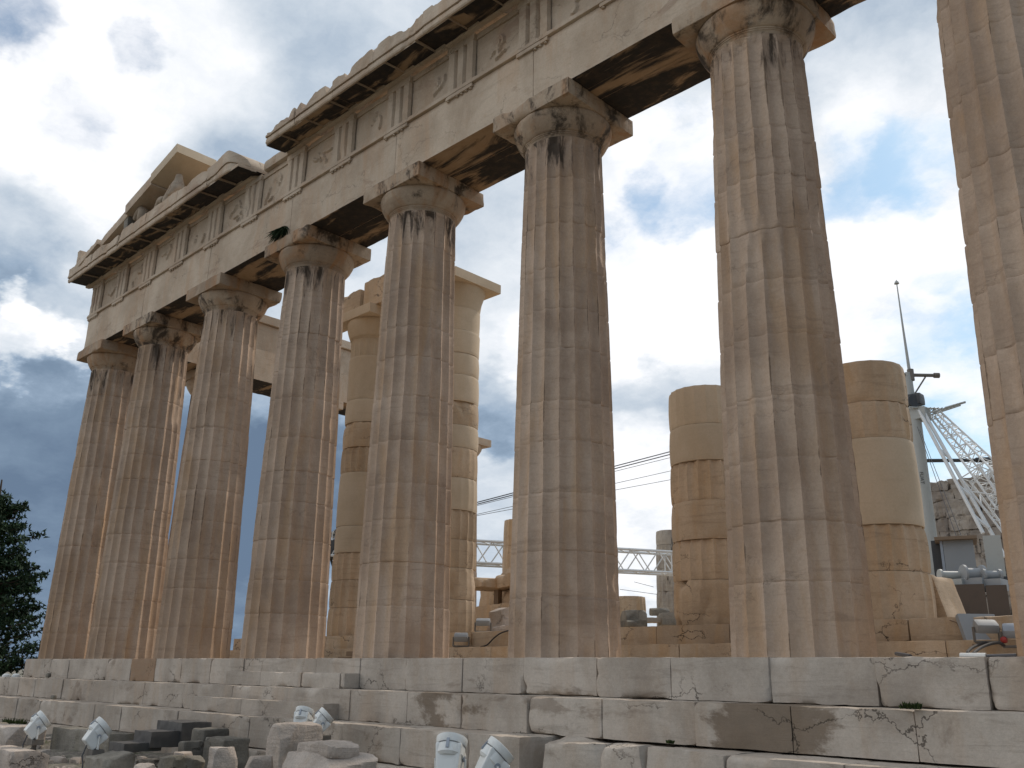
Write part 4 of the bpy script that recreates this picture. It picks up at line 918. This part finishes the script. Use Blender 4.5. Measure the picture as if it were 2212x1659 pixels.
# ------------------------------------------------------------------ foreground stones
def fst(name,label,x0,x1,ytop,Yv,dep,seed,mat=M_ROCK,zb=None,r0=.03,r1=.12,amp=.02,big=0.,rz=0.,tone=.5,group='loose blocks before the temple steps',rx=0,cat='stone block',res=.035,cuts=7,lo=.7):
    """block whose top front edge spans photo columns x0..x1 at distance row Yv, resting on the ground"""
    a=pY(x0,ytop,Yv); b=pY(x1,ytop,Yv)
    for _ in range(30):          # shorten until the far right corner stays inside the span
        e_=b+[0,dep,0]; d_=e_-CAM; px=1106+FOC*2212*(d_@cr)/(d_@cf)
        if px<=x1+4 or b[0]-a[0]<.22: break
        b=b-[(b[0]-a[0])*.06,0,0]
    zt=(a[2]+b[2])/2; zb=GZ-.05 if zb is None else zb
    wv=b-a; wd_=np.hypot(wv[0],wv[1])
    c=np.array([(a[0]+b[0])/2,Yv+dep/2,(zt+zb)/2])
    return stone(name,label,c,(wd_/2,dep/2,(zt-zb)/2),seed,mat,rz,res,r0,r1,amp,big,cat,tone,rx,0,group,cuts,lo)
fst('stone_block','big rounded boulder-like block in front of the two smaller floodlights',578,702,1570,-3.1,.75,201,r0=.05,r1=.16,big=.08)
fst('stone_block','large flat pale block at the bottom, left of the bottom centre floodlights',592,815,1634,-4.0,.8,202,r0=.03,r1=.10,big=.05)
fst('stone_slab','pitted slab lying on the large flat pale block',640,782,1606,-3.85,.5,203,zb=-1.32,r0=.03,r1=.08,big=.05)
fst('stone_block','upright squared pale block at the bottom left of the rounded boulder',447,512,1618,-4.0,.4,204,r0=.02,r1=.08,big=.03)
fst('stone_block','low rounded stone at the bottom edge beside the upright squared block',522,596,1638,-4.1,.4,205,r0=.08,r1=.15,big=.05)
fst('stone_block','small pale block with a sunlit right side at the bottom left',368,412,1629,-4.1,.3,206,r0=.02,r1=.05,big=.02,rz=.5)
fst('stone_block','wide squared brownish block at the bottom left corner',-40,110,1624,-5.2,.6,207,M_ROCK,r0=.02,r1=.06)
fst('stone_block','brownish block with dark veins under the far left floodlight',-30,102,1573,-3.6,.8,208,M_ROCK,r0=.02,r1=.08)
fst('rough_stone','small white rough stone on the left edge above the brownish block',-15,20,1561,-3.3,.3,209,M_NEW,zb=-1.68,r0=.06,r1=.12,big=.06)
fst('rough_stone','lichen-grey boulder behind the floodlight post',330,445,1637,-4.4,.5,210,M_GREYST,r0=.05,r1=.14,big=.12,tone=.7)
fst('rough_stone','lichen-grey low boulder at the bottom beside the wide squared block',175,300,1635,-4.7,.5,211,M_GREYST,r0=.05,r1=.14,big=.12,tone=.75)
fst('rough_stone','small pale stone at the foot of the floodlight post',280,345,1653,-5.0,.3,212,M_ROCK,r0=.1,r1=.1,big=.04)
fst('dark_block','long dark grey block with a pale top behind the floodlights at left',112,290,1580,-2.9,.5,213,M_GREYST,r0=.02,r1=.06,tone=.6,cuts=0,group='dark blocks at the foot of the steps')
fst('dark_slab','lowest dark slab with a light smooth top, left of the three stacked',236,348,1609,-3.3,.7,214,M_SCHIST,zb=-1.68,r0=.004,r1=.01,amp=0,cuts=0,group='dark slabs stepping up to the temple')
fst('dark_slab','middle dark slab with a light smooth top stepping up to the right',290,404,1583,-2.85,.7,215,M_SCHIST,zb=-1.62,r0=.004,r1=.01,amp=0,cuts=0,group='dark slabs stepping up to the temple')
fst('dark_slab','topmost dark slab against the lowest marble step',340,458,1561,-2.3,.6,216,M_SCHIST,zb=-1.60,r0=.004,r1=.01,amp=0,cuts=0,group='dark slabs stepping up to the temple')
fst('dark_block','mossy dark block, back one of the three right of the dark slabs',414,494,1577,-2.45,.5,217,M_GREYST,r0=.03,r1=.08,cuts=2,lo=.88,group='dark blocks at the foot of the steps',tone=.45)
fst('dark_block','mossy dark block, left front one right of the dark slabs',384,437,1604,-3.1,.4,218,M_GREYST,r0=.03,r1=.08,cuts=2,lo=.88,group='dark blocks at the foot of the steps',tone=.4)
fst('dark_block','mossy dark block, right front one beside the rounded boulder',440,542,1597,-2.8,.5,219,M_GREYST,r0=.03,r1=.08,cuts=2,lo=.88,group='dark blocks at the foot of the steps',tone=.4)
rnd=random.Random(71)
mb=MB()
for i in range(420):
    x=rnd.uniform(-9,8); y=rnd.uniform(-6.5,-1.75); s_=rnd.uniform(.02,.05) if rnd.random()<.8 else rnd.uniform(.05,.12)
    c_=(x,y,GZ+.02+.16*min(1,max(0,(-x-2)/8))); V,F=rbox(c_,(s_*1.2,s_*.9,s_*.7),.045,s_*.1,s_*.2,.006,i,6,s_*.3,4,0); V=crag(V,c_,(s_*1.2,s_*.9,s_*.7),i,6,.6); V=rot(V,np.array(c_),rnd.uniform(0,3)); mb.add(V,F,rnd.uniform(.3,.75))
tag(mb.build('rubble',M_ROCK,ang=20),'loose rubble scattered over the ground','rubble',kind='stuff')
for i,(x,y) in enumerate([(105,1457),(116,1570*0+1504),]):
    p_=pY(x,y,-.66 if i==0 else -1.34); V,F=rbox(p_+[0,0,-.02],(.11,.05,.06),.03,.03,.03,.01,i,5)
    tag(MB().add(V,F,.35).build('small_stone',M_GREYST,origin=p_),['small dark stone lying on the upper step near its left end','small dark stone lying on the middle step near its left end'][i],'stone')
# ------------------------------------------------------------------ plants
def tuft(name,label,c,r,n,seed,mat,down=0.,h=.25,cat='plant',w=.012,flat=1.):
    rr=np.random.RandomState(seed); V=[];F=[];T=[]
    for i in range(n):
        a=rr.uniform(0,6.28); d=rr.uniform(0,1)**.5*r; b=np.array(c)+[d*math.cos(a)*flat,d*math.sin(a)*.4,0]
        o=np.array([math.cos(a)*rr.uniform(.1,.7),math.sin(a)*.35-.1,1-1.7*down+rr.uniform(-.4,.4)]); o=o/np.linalg.norm(o)*h*rr.uniform(.4,1.1); s=np.cross(o,rr.normal(size=3)); s/=np.linalg.norm(s); s*=w
        k=len(V); V+=[b-s,b+s,b+o*.6+s*.9,b+o*.6-s*.9,b+o]; F+=[(k,k+1,k+2,k+3),(k+3,k+2,k+4)]; T+=[rr.uniform(0,1)]*5
    o=MB().add(np.array(V),F,np.array(T)).build(name,mat,origin=c,ang=None); return tag(o,label,cat)
pp=pY(612,492,.10); o=tuft('hanging_plant','dark green plant hanging from a crack in the marble beam',pp,.14,420,5,M_PLANT,1.0,.42)
for v in o.data.vertices: v.co.x-=.55*max(0,-v.co.z)*.9
for i,(x,y,Yv,r,n,h,lb) in enumerate([(30,1571,-1.9,.5,420,.22,'green weeds along the foot of the lowest step at far left'),(175,1580,-1.8,.7,420,.16,'low dark weeds between the two left floodlights'),(222,1577,-1.7,.25,160,.25,'taller weed clump behind the left floodlights'),(1967,1531,-.73,.10,90,.075,'small green weed in the joint of the right middle step'),(1448,1606,-1.43,.04,40,.05,'tiny weed tuft on the right lower step')]):
    p_=pY(x,y,Yv); 
    if i<3: p_[2]=GZ+.20
    tuft('weed',lb,p_,r,n,20+i,M_WEED,0.,h)
# dark cypress at the far left
tree=thing('cypress_tree','dark dense evergreen tree at the left edge, beyond the temple corner','tree',tuple(at(-75,1450,60)*[1,1,0]+[0,0,-2]))
tb=at(-75,1450,60); tb[2]=-2.5; V,F=tube([tb,tb+[.1,0,4],tb+[.0,.1,9],tb+[.1,0,12.6]],[.42,.34,.2,.04],9); MB().add(V,F).build('trunk',M_BARK,tree)
rr=np.random.RandomState(8); V=[];F=[];T=[]; br_=MB()
for i in range(230):
    t=rr.uniform(0,1)**1.15; z=-1.6+t*13.0; an=rr.uniform(0,6.28); Lb=(5.0*(1-t)**.5+.4)*rr.uniform(.55,1.08); sl2=rr.uniform(.05,.45)
    d=np.array([math.cos(an),math.sin(an),0]); b0=tb+[0,0,z+2.5-2.5]; 
    e=b0+d*Lb+[0,0,Lb*sl2]; vv,ff=tube([b0,(b0+e)/2-[0,0,.1],e],[.07,.045,.012],4); br_.add(vv,ff)
    for q2 in range(int(20+24*Lb)):
        f=rr.uniform(.12,1.04); p_=b0+d*Lb*f+np.array([0,0,Lb*sl2*f])+rr.normal(size=3)*[.20,.20,.13]*(.55+.6*math.sin(math.pi*min(f,1)))
        tone=rr.uniform(0,1)
        for q3 in range(4):
            o=rr.normal(size=3); o[2]+=.25; o/=np.linalg.norm(o); o*=rr.uniform(.14,.30); s=np.cross(o,rr.normal(size=3)); s/=np.linalg.norm(s)+1e-9; s*=.055
            k=len(V); V+=[p_-s,p_+s,p_+o]; F.append((k,k+1,k+2)); T+=[tone]*3
br_.build('branch',M_BARK,tree); MB().add(np.array(V),F,np.array(T)).build('crown',M_LEAF,tree,ang=None)
